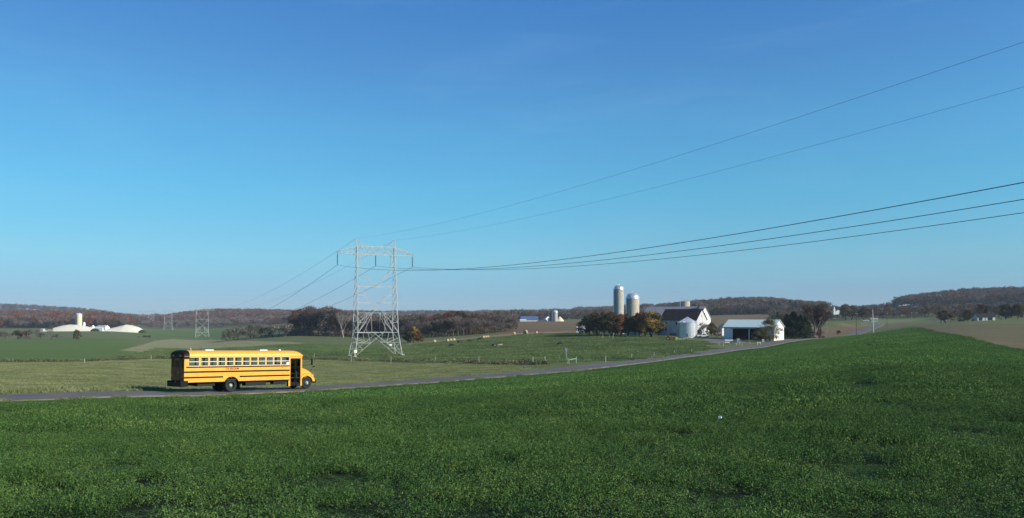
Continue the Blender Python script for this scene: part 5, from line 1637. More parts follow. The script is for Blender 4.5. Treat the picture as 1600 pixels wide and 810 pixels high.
def wire(ax, az, t1, z1, sag, rad, label, back=False, end=None):
    base = Vector((TOWER_X + UX * ax, TOWER_Y + UY * ax, 0))
    L = t1
    d = Vector((DX, DY, 0))
    if end is not None:
        d = (Vector((end[0], end[1], 0)) - base); L = d.length; d.normalize()
    pts = []
    N = 70
    for k in range(N + 1):
        s = k / N
        pts.append(base + d * (L * s) + Vector((0, 0, az + (z1 - az) * s - 4 * sag * s * (1 - s))))
    w = MB(); w.tube(pts, rad, 5)
    o = w.build('power_line', wire_m)
    tag(o, label, 'power line', 'wires of the power line')
zc = tz + 30.5; zs_ = tz + 39.5
n_end = 400.0
wire(-13.0, zc, n_end, EYE + 28.5, 13.2, 0.038, 'highest of the three thick wires running from the pylon to the right edge')
wire(0, zc, n_end, EYE + 28.5, 12.3, 0.038, 'middle one of the three thick wires running from the pylon to the right edge')
wire(13.0, zc, n_end, EYE + 28.5, 11.6, 0.038, 'lowest of the three thick wires running from the pylon to the right edge')
wire(-6.7, zs_, n_end, EYE + 36.5, 8.6, 0.015, 'upper thin wire rising steeply from the pylon peak to the right edge')
wire(6.7, zs_, n_end, EYE + 36.5, 8.3, 0.015, 'lower thin wire rising from the right pylon peak to the right edge')
p2 = G(316, 905); z2 = EYE - (478 - HZ) / FPX * 905
for ax, az, zz, sg, rd, lab in ((-13.0, zc, z2 - 9.2, 17, 0.05, 'leftmost thick wire sagging from the pylon down to the left'), (0, zc, z2 - 9.2, 17, 0.05, 'middle thick wire sagging from the pylon down to the left'), (13.0, zc, z2 - 9.2, 17, 0.05, 'rightmost thick wire sagging behind the pylon to the left'),
                            (-6.7, zs_, z2 - .2, 12, 0.03, 'thin earth wire from the left pylon peak down to the left'), (6.7, zs_, z2 - .2, 12, 0.03, 'thin earth wire from the right pylon peak down to the left')):
    e = (p2.x + UX * ax, p2.y + UY * ax)
    wire(ax, az, 0, zz, sg, rd, lab, end=e)

# ------------------------------------------------------------------ the farm
white_wall = mat('white_boards', (0.72, 0.70, 0.64), 0.7, var=0.10, scale=0.6, stretch=(1, 1, 0.3))
old_wall = mat('weathered_white_boards', (0.60, 0.60, 0.57), 0.8, col2=(0.36, 0.36, 0.35), scale=0.5, stretch=(1.2, 1.2, 0.35), detail=6)
roof_dark = mat('dark_shingle', (0.030, 0.027, 0.028), 0.8, var=0.25, scale=0.8, bump=0.02, bscale=4, spec=0.15)
roof_grey = mat('pale_grey_roof', (0.30, 0.29, 0.30), 0.7, var=0.12, scale=0.5)
roof_metal = mat('pale_metal_roof', (0.56, 0.67, 0.62), 0.4, var=0.05, scale=0.4, spec=0.5)
stave = mat('silo_staves', (0.50, 0.45, 0.34), 0.85, col2=(0.36, 0.32, 0.25), scale=1.6, stretch=(1, 1, 0.25), detail=6)
stave_grey = mat('silo_staves_grey', (0.46, 0.44, 0.38), 0.85, col2=(0.33, 0.32, 0.28), scale=1.4, stretch=(1, 1, 0.25), detail=6)
dome_m = mat('silo_dome_metal', (0.66, 0.67, 0.68), 0.35, metal=0.6)
galv = mat('corrugated_steel', (0.52, 0.56, 0.54), 0.42, metal=0.55, var=0.06, scale=0.7)
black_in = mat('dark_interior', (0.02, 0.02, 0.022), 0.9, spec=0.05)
wood_post = mat('weathered_wood', (0.32, 0.27, 0.19), 0.85, var=0.25, scale=3)
green_post = mat('pale_green_paint', (0.33, 0.42, 0.28), 0.6)
dark_win = mat('window_dark', (0.03, 0.035, 0.04), 0.2, spec=0.6)

def gable_house(name, label, cat, px, D, L, W, eave, ridge, wall, roof, theta, over=0.35, group=None, anchor='left', z=None, openings=(), gable_front=None, zoff=0.0):
    """gabled building. Origin: near left corner of its long front; local x along the front, y back."""
    p = G(px, D)
    root = empty(name, p, -theta, label, cat, group)
    # sit on the lowest ground, floor level with the highest
    w = MB()
    base = -1.2
    segs = sorted(openings)
    t = 0.2
    x = 0.0
    for (a, b, zb, zt) in segs:
        w.box(x, a, 0, t, base, eave); w.box(a, b, 0, t, zt, eave)
        if zb > 0: w.box(a, b, 0, t, base, zb)
        x = b
    w.box(x, L, 0, t, base, eave)
    w.box(0, L, W - t, W, base, eave)
    for xa, xb in ((0, t), (L - t, L)):
        w.prism([(t, base), (W - t, base), (W - t, eave), (W / 2, ridge - 0.12), (t, eave)], xa, xb, 'yz')
    o = w.build('wall', wall, root)
    r = MB(); th = 0.14
    sl = (ridge - eave) / (W / 2)
    for s in (0, 1):
        y0, z0 = (-over, eave - over * sl) if s == 0 else (W + over, eave - over * sl)
        r.prism([(y0, z0 + 0.02), (W / 2, ridge + 0.02), (W / 2, ridge + th), (y0, z0 + th)], -over, L + over, 'yz')
    ro = r.build('roof', roof, root)
    return root, o, ro

def opening_box(root, a, b, zt, W, name='dark_interior', m=None):
    MB().box(a + .02, b - .02, W * 0.55, W * 0.55 + 0.05, -0.6, zt).build(name, m or black_in, root)

TH = R(38)
# open shed
root, wl, ro = gable_house('open_shed', 'long white open-fronted farm shed with a pale metal roof beside the lane', 'shed', 1131, 333, 21.8, 12.2, 5.3, 8.3, white_wall, roof_metal, TH, 0.45,
                           openings=((3.9, 11.0, -0.6, 4.55), (11.35, 18.6, -0.6, 4.55)))
inn = MB(); inn.box(.25, 21.5, 11.85, 11.95, -.5, 5.2); inn.box(.22, .30, .25, 11.8, -.5, 5.2); inn.box(21.5, 21.58, .25, 11.8, -.5, 5.2); inn.box(.35, 21.4, .3, 11.8, 5.05, 5.1); inn.build('shade_lining', black_in, root)  # black liners added so the inside of the shed reads as deep shade
fl = MB(); fl.box(0.35, 21.4, 0.25, 11.8, -1.0, 0.02); fl.build('floor', mat('shed_floor', (0.08, 0.075, 0.065), 0.95), root)
MB().box(-.45, 22.25, -0.47, -0.40, 4.78, 5.0).build('eave_trim', mat('eave_dark', (0.10, 0.12, 0.13), 0.7), root)
q = MB()
for x in np.arange(0.2, 3.8, 0.45): q.box(x, x + 0.06, -0.03, -0.004, -0.3, 4.9)
q.build('wall_batten', mat('batten_blue_grey', (0.55, 0.58, 0.60), 0.7), root)
q = MB()
for x in np.arange(0.0, 21.8, 0.9): q.bar((x, -0.42, 5.3 - .45 * 3 / 6.1 + .165), (x, 6.05, 8.3 + .15), 0.06)
q.build('roof_seam', roof_metal, root)
# old barn pair
root, wl, ro = gable_house('barn', 'white weathered barn with a dark roof and bright right-hand gable', 'barn', 1031.8, 372, 18.6, 12.0, 7.6, 12.6, old_wall, roof_dark, R(37.5), 0.4)
m = MB()
for x, z0, z1 in ((2.6, 5.2, 6.4), (2.6, 2.3, 3.4), (8.0, 5.2, 6.3), (13.5, 5.2, 6.3)): m.box(x, x + 0.8, -0.03, -0.004, z0, z1)
m.build('window', dark_win, root)
m = MB(); m.box(5.0, 8.4, -0.05, -0.004, -0.5, 1.1); m.box(10.5, 12.0, -0.05, -0.004, -0.5, 1.8); m.build('door', mat('barn_door_grey', (0.20, 0.20, 0.20), 0.8), root)
m = MB()
for y, z0, z1 in ((5.7, 9.0, 9.7), (3.2, 4.8, 5.6), (8.4, 4.8, 5.6)): m.box(18.604, 18.63, y, y + 0.55, z0, z1)
m.build('window', dark_win, root)
MB().box(16.5, 17.3, 5.6, 6.4, 12.0, 13.6).build('chimney', mat('brick_dark', (0.12, 0.07, 0.06), 0.8), root)
# rear barn: ridge right end at (1100.6, 478.6), D about 400
root, wl, ro = gable_house('barn', 'larger white barn with a pale grey roof behind the dark-roofed barn', 'barn', 1002, 404, 32.0, 15.0, 8.0, 13.9, white_wall, roof_grey, R(37), 0.45)
m = MB()
for y, z0, z1 in ((3.2, 3.2, 4.4), (10.4, 3.2, 4.4), (7.1, 9.4, 10.6)): m.box(32.004, 32.03, y, y + .9, z0, z1)
m.build('window', dark_win, root)
MB().box(29.0, 29.8, 6.2, 7.0, 13.0, 14.8).build('chimney', mat('brick_dark', (0.12, 0.07, 0.06), 0.8), root)
# small white house behind, right of the barns
root, wl, ro = gable_house('cottage', 'tiny white gabled cottage between the barns and the open shed', 'house', 1121.5, 372, 3.6, 4.2, 3.4, 5.2, white_wall, roof_grey, R(70), 0.25)
MB().box(0.9, 1.5, -0.03, -.004, 1.4, 2.4).build('window', dark_win, root)

def silo(px, D, rad, ytop, dome, m, label, bands=22, n=40):
    p = G(px, D); root = empty('silo', p, 0, label, 'silo')
    top = EYE - (ytop - HZ) / FPX * D - p.z
    wall_top = top - (rad * 0.95 if dome else 0)
    b = MB(); b.lathe([(rad, -1), (rad, wall_top)], n); b.build('silo_wall', m, root, smooth=True)
    h = MB()
    for k in range(bands):
        z = wall_top * (k + 0.6) / bands
        h.lathe([(rad + .002, z), (rad + 0.035, z + 0.01), (rad + 0.035, z + 0.05), (rad + .002, z + 0.06)], n, caps=False)
    h.build('steel_hoop', mat('hoop_steel', (0.30, 0.28, 0.24), 0.6), root)
    if dome:
        d = MB(); pr = [(rad + 0.06, wall_top - 0.12), (rad + 0.06, wall_top)] + [(rad * math.cos(t) + 0.02, wall_top + rad * 0.93 * math.sin(t)) for t in np.linspace(0.05, 1.50, 9)] + [(0.25, top), (0.2, top + 0.25)]
        d.lathe(pr, n); dm = d.build('dome', dome_m, root, smooth=True)
        rb = MB()
        for k in range(16):
            a = 2 * math.pi * k / 16
            rb.tube([((rad * math.cos(t) + 0.04) * math.cos(a), (rad * math.cos(t) + .04) * math.sin(a), wall_top + rad * 0.93 * math.sin(t) + .02) for t in np.linspace(0.05, 1.45, 7)], 0.03, 4)
        rb.build('dome_rib', dome_m, dm)
    c = MB()
    # filling chute and ladder up the near left side
    a = math.radians(-158)
    x, y = (rad + 0.42) * math.cos(a), (rad + 0.42) * math.sin(a)
    c.tube([(x, y, 0), (x, y, wall_top + (0.4 if dome else 0.1))], 0.30, 10)
    c.build('chute', dome_m, root, smooth=True)
    return root, wall_top
r1, _ = silo(967, 402, 2.55, 445, True, stave_grey, 'tallest grey silo with a metal dome above the farm trees', 26)
r2, _ = silo(988.6, 386, 3.25, 457, True, stave, 'shorter broad silo with a shiny dome right of the tallest one', 20)
r3, wt = silo(1070.5, 428, 2.6, 471, False, stave, 'open-topped silo without a dome behind the white barns', 18)
m = MB()
for k in range(12):
    a = 2 * math.pi * k / 12; x, y = 2.5 * math.cos(a), 2.5 * math.sin(a); m.tube([(x, y, wt), (x, y, wt + 1.0)], 0.035, 5)
for z in (0.5, 1.0): m.tube([(2.5 * math.cos(a), 2.5 * math.sin(a), wt + z) for a in np.linspace(0, 2 * math.pi, 25)], 0.03, 4, caps=False)
m.build('top_rail', dome_m, r3)

def grain_bin(px, D, rad, yeave, ypeak, label):
    p = G(px, D); root = empty('grain_bin', p, 0, label, 'grain bin')
    e = EYE - (yeave - HZ) / FPX * D - p.z; t = EYE - (ypeak - HZ) / FPX * D - p.z
    n = 48; pr = []
    z = -0.5; k = 0
    while z < e:
        pr.append((rad + (0.025 if k % 2 else 0.0), z)); z += 0.14; k += 1
    pr.append((rad, e))
    MB().lathe(pr, n).build('bin_wall', galv, root, smooth=True)
    r = MB(); r.lathe([(rad + 0.18, e - 0.08), (0.45, t - 0.25), (0.45, t), (0.05, t + .05)], n); ro = r.build('roof', mat('bin_roof', (0.66, 0.68, 0.68), 0.35, metal=0.4), root)
    s = MB()
    for q in range(24):
        a = 2 * math.pi * q / 24
        s.bar(((rad + .15) * math.cos(a), (rad + .15) * math.sin(a), e), (0.5 * math.cos(a), 0.5 * math.sin(a), t - 0.2), 0.07)
    s.build('roof_rib', mat('bin_roof', (0.66, 0.68, 0.68), 0.35), ro)
    for q, a in enumerate((-2.2, -1.2)):
        MB().box(rad * .93 * math.cos(a) - .35, rad * .93 * math.cos(a) + .35, rad * .93 * math.sin(a) - .2, rad * .93 * math.sin(a) + .2, e, e + .5).build('roof_vent', white_pl, root)
    d = MB(); a = -1.75
    d.box(-0.35, 0.35, -rad - 0.06, -rad + 0.1, 0.4, 1.9); dd = d.build('door', mat('bin_door', (0.12, 0.16, 0.17), 0.5), root); dd.rotation_euler = (0, 0, R(-14))
    l = MB()
    for dx in (-.2, .2): l.bar((dx, -rad - .12, 0.2), (dx, -rad - .12, e), 0.05)
    for z in np.arange(0.4, e, 0.35): l.bar((-.2, -rad - .12, z), (.2, -rad - .12, z), 0.035)
    la = l.build('ladder', dome_m, root); la.rotation_euler = (0, 0, R(24))
    MB().box(0.55, 1.0, -rad - 0.09, -rad + 0.2, 1.0, 1.25).build('white_hatch', white_pl, root)
    return root
grain_bin(1074, 345, 4.3, 504, 495.6, 'corrugated grey metal grain bin with a cone roof in front of the barn')

# small white shed left of the farm trees
root, wl, ro = gable_house('small_shed', 'small white shed at the left end of the farm trees', 'shed', 900.5, 425, 4.4, 4.4, 2.4, 3.0, mat('white_blue_panel', (0.75, 0.80, 0.86), 0.5), roof_metal, R(12), 0.1)
MB().box(1.3, 1.36, -0.02, -0.004, 0, 2.3).build('panel_joint', black_in, root)

# parked pickup
def pickup(px, D):
    p = G(px, D); root = empty('pickup_truck', p, R(-8), 'white pickup truck parked right of the grain bin, facing right', 'pickup')
    paint = mat('white_car_paint', (0.75, 0.77, 0.78), 0.3, spec=0.5)
    b = MB(); b.prism([(0, .55), (0, 1.05), (3.2, 1.08), (3.3, 1.1), (4.35, 1.1), (5.45, 0.98), (5.55, 0.75), (5.5, .48), (4.95, .45), (4.8, .78), (4.2, .78), (4.05, .45), (1.65, .45), (1.5, .78), (.85, .78), (.7, .5)], -0.92, 0.92, 'xz')
    b.build('body', paint, root, bevel=0.04)
    c = MB(); c.prism([(2.0, 1.08), (2.25, 1.72), (3.5, 1.74), (4.35, 1.10)], -0.80, 0.80, 'xz'); cb = c.build('cab', paint, root, bevel=0.05)
    g = MB()
    for s in (-1, 1):
        g.prism([(2.25, 1.15), (2.4, 1.62), (3.42, 1.64), (3.95, 1.15)], min(s * 0.805, s * .815), max(s * 0.805, s * .815), 'xz')
    g.build('window', dark_win, cb)
    for x in (1.18, 4.5):
        for s in (-1, 1):
            w = MB(); w.lathe([(0.18, -.12), (.37, -.12), (.38, 0), (.37, .12), (.18, .12)], 18, (x, s * .8, .38), 'y'); wo = w.build('wheel', rubber, root)
            MB().lathe([(.18, -.13), (.16, .13)], 12, (x, s * .8, .38), 'y').build('rim', chrome, wo)
    MB().box(5.50, 5.58, -.8, .8, .55, .68).build('bumper', chrome, root)
    for s in (-1, 1): MB().box(5.42, 5.52, s * .7 - .15, s * .7 + .15, .78, .92).build('headlight', clear_l, root)
pickup(1089.5, 348)

# tractor with a green implement
def tractor(px, D):
    p = G(px, D); root = empty('tractor', p, R(-12), 'dark red tractor with a yellow wheel parked in the pasture edge', 'tractor')
    red = mat('tractor_red', (0.30, 0.06, 0.04), 0.5); yel = mat('wheel_yellow', (0.85, 0.62, 0.12), 0.45)
    b = MB(); b.box(1.3, 3.1, -.35, .35, .8, 1.35); b.box(3.1, 3.2, -.33, .33, .75, 1.3); b.build('bonnet', red, root, bevel=.06)
    b = MB(); b.box(0.2, 1.4, -.3, .3, .6, 1.0); b.build('transmission', chassis, root)
    b = MB(); b.box(0.2, .75, -.28, .28, 1.1, 1.2); b.box(.15, .25, -.28, .28, 1.2, 1.6); b.build('seat', black, root)
    for s in (-1, 1):
        w = MB(); w.lathe([(.35, -.2), (.72, -.2), (.78, 0), (.72, .2), (.35, .2)], 24, (0.45, s * .85, .78), 'y', caps=False); wo = w.build('rear_wheel', rubber, root)
        MB().lathe([(.36, -.12), (.34, 0), (.1, .03 * s), (.1, .1)], 18, (0.45, s * .85, .78), 'y').build('rim', yel, wo)
        w = MB(); w.lathe([(.18, -.12), (.42, -.12), (.45, 0), (.42, .12), (.18, .12)], 20, (2.75, s * .65, .45), 'y', caps=False); wo = w.build('front_wheel', rubber, root)
        MB().lathe([(.24, -.13), (.2, .0), (.22, .13)], 14, (2.75, s * .65, .45), 'y').build('rim', yel, wo)
        b = MB(); b.tube([(0.45 + .85 * math.cos(t), s * .85, .8 + .85 * math.sin(t)) for t in np.linspace(.3, 2.6, 8)], .05, 4); b.box(.0, .9, s * .85 - .2, s * .85 + .2, 1.6, 1.66); b.build('mudguard', red, root)
    MB().tube([(1.5, 0, 1.3), (1.9, 0, 2.0)], .04, 6).build('exhaust_pipe', chassis, root)
    b = MB(); b.tube([(.95 + .02, .2 * math.cos(a), 1.5 + .2 * math.sin(a)) for a in np.linspace(0, 6.28, 13)], .02, 4, caps=False); b.build('steering_wheel', black, root)
    # the bright yellow drum wheel seen end on
    b = MB(); b.lathe([(.05, -.2), (.6, -.22), (.6, .22), (.05, .2)], 22, (3.75, -.7, .65), 'y'); b.build('drum_wheel', yel, root)
    b = MB(); b.bar((3.1, 0, .6), (3.75, -.7, .65), .12); b.build('axle_arm', chassis, root)
tractor(1042.5, 312)
def hay_rake(px, D):
    p = G(px, D); root = empty('hay_rake', p, R(-6), 'low pale green hay rake standing right of the tractor', 'farm implement')
    b = MB(); b.bar((0, 0, .9), (4.6, 0, 1.0), .16); b.bar((4.6, 0, 1.0), (5.0, -.2, .5), .12); b.bar((.5, 0, .9), (.5, .9, .9), .1); b.bar((3.6, 0, .95), (3.6, .9, .9), .1); b.bar((.5, .9, .9), (3.6, .9, .9), .1); b.bar((3.2, -.1, 1.0), (4.7, -.1, 1.45), .2); b.build('frame', green_post, root)
    for k in range(5):
        x = .5 + k * .8
        w = MB()
        w.tube([(x + .5 * math.cos(a), -.25, .52 + .5 * math.sin(a)) for a in np.linspace(0, 6.283, 17)], .03, 4, caps=False)
        for q in range(10):
            a = q * .628; w.bar((x, -.25, .52), (x + .5 * math.cos(a), -.25, .52 + .5 * math.sin(a)), .025)
        w.build('rake_wheel', green_post, root)
    for x in (.4, 4.4):
        w = MB(); w.lathe([(.05, -.06), (.28, -.06), (.28, .06), (.05, .06)], 14, (x, .5, .28), 'y'); w.build('wheel', rubber, root)
hay_rake(1055, 310)

# timber hurdle left of the farm trees
def hurdle(px0, px1, D, h, label):
    a = G(px0, D); b = G(px1, D - 3); root = empty('timber_rail', a, 0, label, 'rail')
    d = b - a
    m = MB(); m.bar((0, 0, h), tuple(d + Vector((0, 0, h + .1))), 0.28); m.build('rail', wood_post, root)
    for t in (0.03, .62, .97):
        q = d * t; m = MB(); m.bar((q.x - .25, q.y, q.z - .3), (q.x, q.y, q.z + h), .22); m.build('post', wood_post, root)
hurdle(942, 959, 335, 2.3, 'long weathered timber rail on posts below the farm trees')

# fence posts, gates and signs along the lane
def post(x, y, h, w, m, label, group, lean=0.0):
    z = float(height(x, y)); b = MB(); b.bar((0, 0, -.3), (lean, 0, h), w)
    b.bar((lean - w * .52, -w * .52, h - .22), (lean + w * .52, -w * .52, h - .22), .02)
    o = b.build('fence_post', m); o.location = (x, y, z); tag(o, label, 'fence post', group); return o
post_m = mat('pale_fence_post', (0.36, 0.36, 0.26), 0.8)
seen = []
for px, y0, y1, lab in ((132, 560, 567, 'short pale post far left of the bus in the pasture fence'), (236, 555, 562, 'pale post just left of the bus roof in the pasture fence'), (491, 552, 560, 'pale post right of the bus windscreen'), (549, 554, 565, 'pale post under the left foot of the pylon'), (611, 557, 566, 'pale post under the right side of the pylon'),
                    (680, 556.5, 566, 'pale post right of the pylon in the pasture fence'), (748.5, 557, 568, 'pale post halfway between pylon and timber gate')):
    p = H(px, y1 + 0.6); h = (y1 - y0) / FPX * p.y
    post(p.x, p.y, h, 0.12, post_m, lab, 'posts of the pasture fence')
for px, y0, y1, lab in ((946.5, 556, 565.5, 'first pale post beside the lane right of the green gate'), (987, 552.5, 560, 'second pale post beside the lane right of the green gate'), (1022, 550, 557, 'third pale post beside the lane below the tractor'), (1054, 547.5, 553, 'fourth pale post beside the lane below the hay rake'), (1081, 544.5, 549.5, 'fifth pale post beside the lane right of the grain bin')):
    p = H(px, y1 + 0.8); h = (y1 - y0) / FPX * p.y
    post(p.x, p.y, h, 0.14, post_m, lab, 'posts along the lane')
# wires of the pasture fence
def fence_wires(pts, hs, name, label, m=None):
    b = MB()
    for hh in hs:
        for a, c in zip(pts[:-1], pts[1:]):
            pa = (a[0], a[1], float(height(*a)) + hh); pc = (c[0], c[1], float(height(*c)) + hh); b.tube([pa, pc], 0.012, 4, caps=False)
    o = b.build(name, m or wire_m); tag(o, label, 'fence wire')
fence_wires([XY(H(px, y)) for px, y in ((0, 567), (132, 565.6), (236, 562), (370, 560), (491, 561), (549, 564.5), (611, 566), (680, 567), (748, 568.5), (832, 570))], (0.55, 1.0), 'fence_wire', 'thin wires of the pasture fence left of the timber gate')
fence_wires([XY(H(px, y)) for px, y in ((901, 568.5), (946.5, 566), (987, 560.5), (1022, 557.5), (1054, 553.5), (1081, 550))], (0.5, 0.95), 'fence_wire', 'thin wires of the fence along the lane right of the green gate')
# timber gate
def gate():
    a = H(833, 570); b = H(853.5, 570); b = Vector((b.x, a.y + 1.5, 0)); b.z = float(height(b.x, b.y))
    root = empty('timber_gate', a, 0, 'dark timber gate between two pale posts beside the lane', 'gate')
    d = b - a; hh = 12.0 / FPX * a.y
    for q in (Vector((0, 0, 0)), d):
        m = MB(); m.bar((q.x, q.y, q.z - .3), (q.x, q.y, q.z + hh), .16); m.build('gate_post', green_post, root)
    m = MB(); m.bar((0.15, .05, hh * .82), tuple(d + Vector((-.15, .05, hh * .82))), .13); m.bar((0.15, .05, .35), tuple(d + Vector((-.15, .05, .35))), .06); m.bar((.15, .05, hh * .8), (.15, .05, .3), .08); m.bar((d.x - .15, d.y + .05, d.z + hh * .8), (d.x - .15, d.y + .05, d.z + .3), .12)
    m.build('gate_rail', mat('dark_timber', (0.06, 0.08, 0.045), 0.8), root)
gate()
def hgate():
    a = H(889.5, 568.5); b = H(901.5, 568.5); b = Vector((b.x, a.y + .3, 0)); b.z = float(height(b.x, b.y))
    root = empty('green_barrier', a, 0, 'small pale green H-shaped barrier beside the lane', 'barrier')
    d = b - a; hh = 8.5 / FPX * a.y
    m = MB(); m.bar((0, 0, -.3), (-.12, 0, hh), .13); m.build('post', green_post, root)
    m = MB(); m.bar((d.x, d.y, d.z - .3), (d.x, d.y, d.z + hh + .25), .12); m.build('post', green_post, root)
    m = MB(); m.bar((0.05, 0, hh * .75), (d.x, d.y, d.z + hh * .88), .13); m.build('crossbar', green_post, root)
    # the road sign leaning on its grey post, seen from behind
    root = empty('road_sign', a + Vector((-.25, .35, 0)), 0, 'road sign seen from behind on a leaning grey post beside the green barrier', 'road sign')
    top = 23.5 / FPX * a.y
    m = MB(); m.bar((0, 0, -.3), (-.38, 0, top), .09); m.build('pole', galv, root)
    m = MB(); c = (-.36, .06, top - .28); r = .42
    m.prism([(c[0] + r * math.cos(t) * .75, c[2] + r * math.sin(t)) for t in [math.pi / 8 + math.pi / 4 * k for k in range(8)]], .05, .07, 'xz'); m.build('sign_plate', mat('sign_back', (0.20, 0.21, 0.22), 0.5), root)
hgate()

# yard bits before the open shed
def yard():
    p = G(1132.5, 292); root = empty('flat_trailer', p, R(-6), 'white topped flat trailer standing before the left end of the open shed', 'trailer')
    MB().box(0, 3.0, 0, 1.4, 1.0, 1.35).build('bed', white_pl, root, bevel=.03)
    MB().box(0, 1.7, -.02, 0, .2, .5).build('side_board', white_pl, root)
    for x in (.3, 2.6):
        for y in (.1, 1.3):
            m = MB(); m.bar((x, y, -.2), (x, y, 1.0), .08); m.build('leg', black, root)
    for x in (.8, 2.1): MB().lathe([(.05, -.1), (.3, -.1), (.3, .1), (.05, .1)], 14, (x, .15, .3), 'y').build('wheel', rubber, root)
    p = G(1153.5, 283); root = empty('feed_hopper', p, 0, 'grey metal feed hopper on legs before the open shed', 'hopper')
    m = MB()
    vs = [(-.55, -.5, 2.3), (.55, -.5, 2.3), (.55, .5, 2.3), (-.55, .5, 2.3), (-.2, -.2, 1.1), (.2, -.2, 1.1), (.2, .2, 1.1), (-.2, .2, 1.1)]
    m._add(vs, [(0, 1, 2, 3), (4, 5, 6, 7), (0, 1, 5, 4), (1, 2, 6, 5), (2, 3, 7, 6), (3, 0, 4, 7)]); m.build('hopper_body', galv, root)
    for sx in (-1, 1):
        for sy in (-1, 1):
            m = MB(); m.bar((sx * .5, sy * .45, -.2), (sx * .5, sy * .45, 2.0), .09); m.build('leg', galv, root)
    p = G(1145.5, 288); root = empty('cattle_feeder', p, 0, 'low dark cattle feeder between the trailer and the hopper', 'feeder')
    m = MB(); m.box(0, 1.6, 0, .9, .55, 1.15); m.build('trough', mat('dark_metal', (0.06, 0.06, 0.065), 0.7), root)
    for x in (.1, 1.5): m = MB(); m.bar((x, .45, -.2), (x, .45, .6), .1); m.build('leg', black, root)
    for px, D, h, lab in ((1123.5, 272, 1.25, 'leftmost pale stake before the open shed'), (1130.5, 268, 1.2, 'second pale stake before the open shed, below the trailer'), (1140.5, 282, 1.15, 'pale stake at the right end of the flat trailer'), (1150.5, 273, 1.15, 'pale stake left of the feed hopper'), (1159.5, 272, 1.3, 'pale stake right of the feed hopper'), (1171.5, 292, 1.1, 'rightmost lone pale stake before the open shed')):
        q = G(px, D); post(q.x, q.y, h, 0.15, post_m, lab, 'stakes before the open shed')
    p = G(1183.5, 290); root = empty('white_barrier', p, 0, 'small white H-shaped barrier left of the thin leaved tree', 'barrier')
    for x in (0, 1.1): m = MB(); m.bar((x, 0, -.2), (x, 0, 1.1), .12); m.build('post', white_pl, root)
    m = MB(); m.bar((0, 0, .75), (1.1, 0, .85), .12); m.build('crossbar', white_pl, root)
    p = G(1192, 298); root = empty('grey_cabinet', p, 0, 'grey metal cabinet on a post beside the thin leaved tree', 'cabinet')
    MB().box(-.45, .45, -.3, .3, .6, 1.7).build('cabinet_box', mat('cabinet_grey', (0.30, 0.33, 0.36), 0.6), root, bevel=.02)
    m = MB(); m.bar((0, 0, -.2), (0, 0, .6), .12); m.build('post', galv, root)
yard()

# power poles along the lane
def pole(px, D, y0, label, m, arm=True, can=False, lean=0.0):
    p = G(px, D); h = EYE - (y0 - HZ) / FPX * D - p.z
    root = empty('utility_pole', p, R(25), label, 'utility pole', 'poles along the lane')
    b = MB(); b.tube([(0, 0, -.5), (lean * .5, 0, h * .5), (lean, 0, h)], [.17, .15, .12], 8); b.build('pole', m, root)
    if arm:
        b = MB(); b.bar((lean - 1.1, 0, h - .5), (lean + 1.1, 0, h - .5), .12)
        b.build('cross_arm', wood_post, root)
        for x in (-1.0, 0, 1.0):
            MB().lathe([(.05, 0), (.07, .1), (.04, .22)], 6, (lean + x, 0, h - .44 if x else h)).build('insulator', insul, root)
    if can:
        MB().lathe([(.05, -.5), (.28, -.48), (.28, .45), (.1, .52)], 12, (lean + .4, -.1, h - 3.4)).build('transformer', mat('transformer_grey', (0.45, 0.47, 0.48), 0.5), root, smooth=True)
pole(1292, 500, 486, 'pale power pole with a transformer nearest the bare trees', wood_post, can=True, lean=-.5)
pole(1338, 440, 489, 'dark thin power pole second from the left', mat('dark_pole', (0.09, 0.07, 0.055), 0.9))
pole(1365, 352, 484, 'bright pale leaning pole standing at the field crest', mat('pale_pole', (0.62, 0.60, 0.46), 0.7), arm=False, lean=-.6)
pole(1386, 560, 489, 'dark thin power pole right of the bright pale one', mat('dark_pole', (0.09, 0.07, 0.055), 0.9))
pole(1424.5, 700, 488, 'farthest pale thin power pole on the right', wood_post)

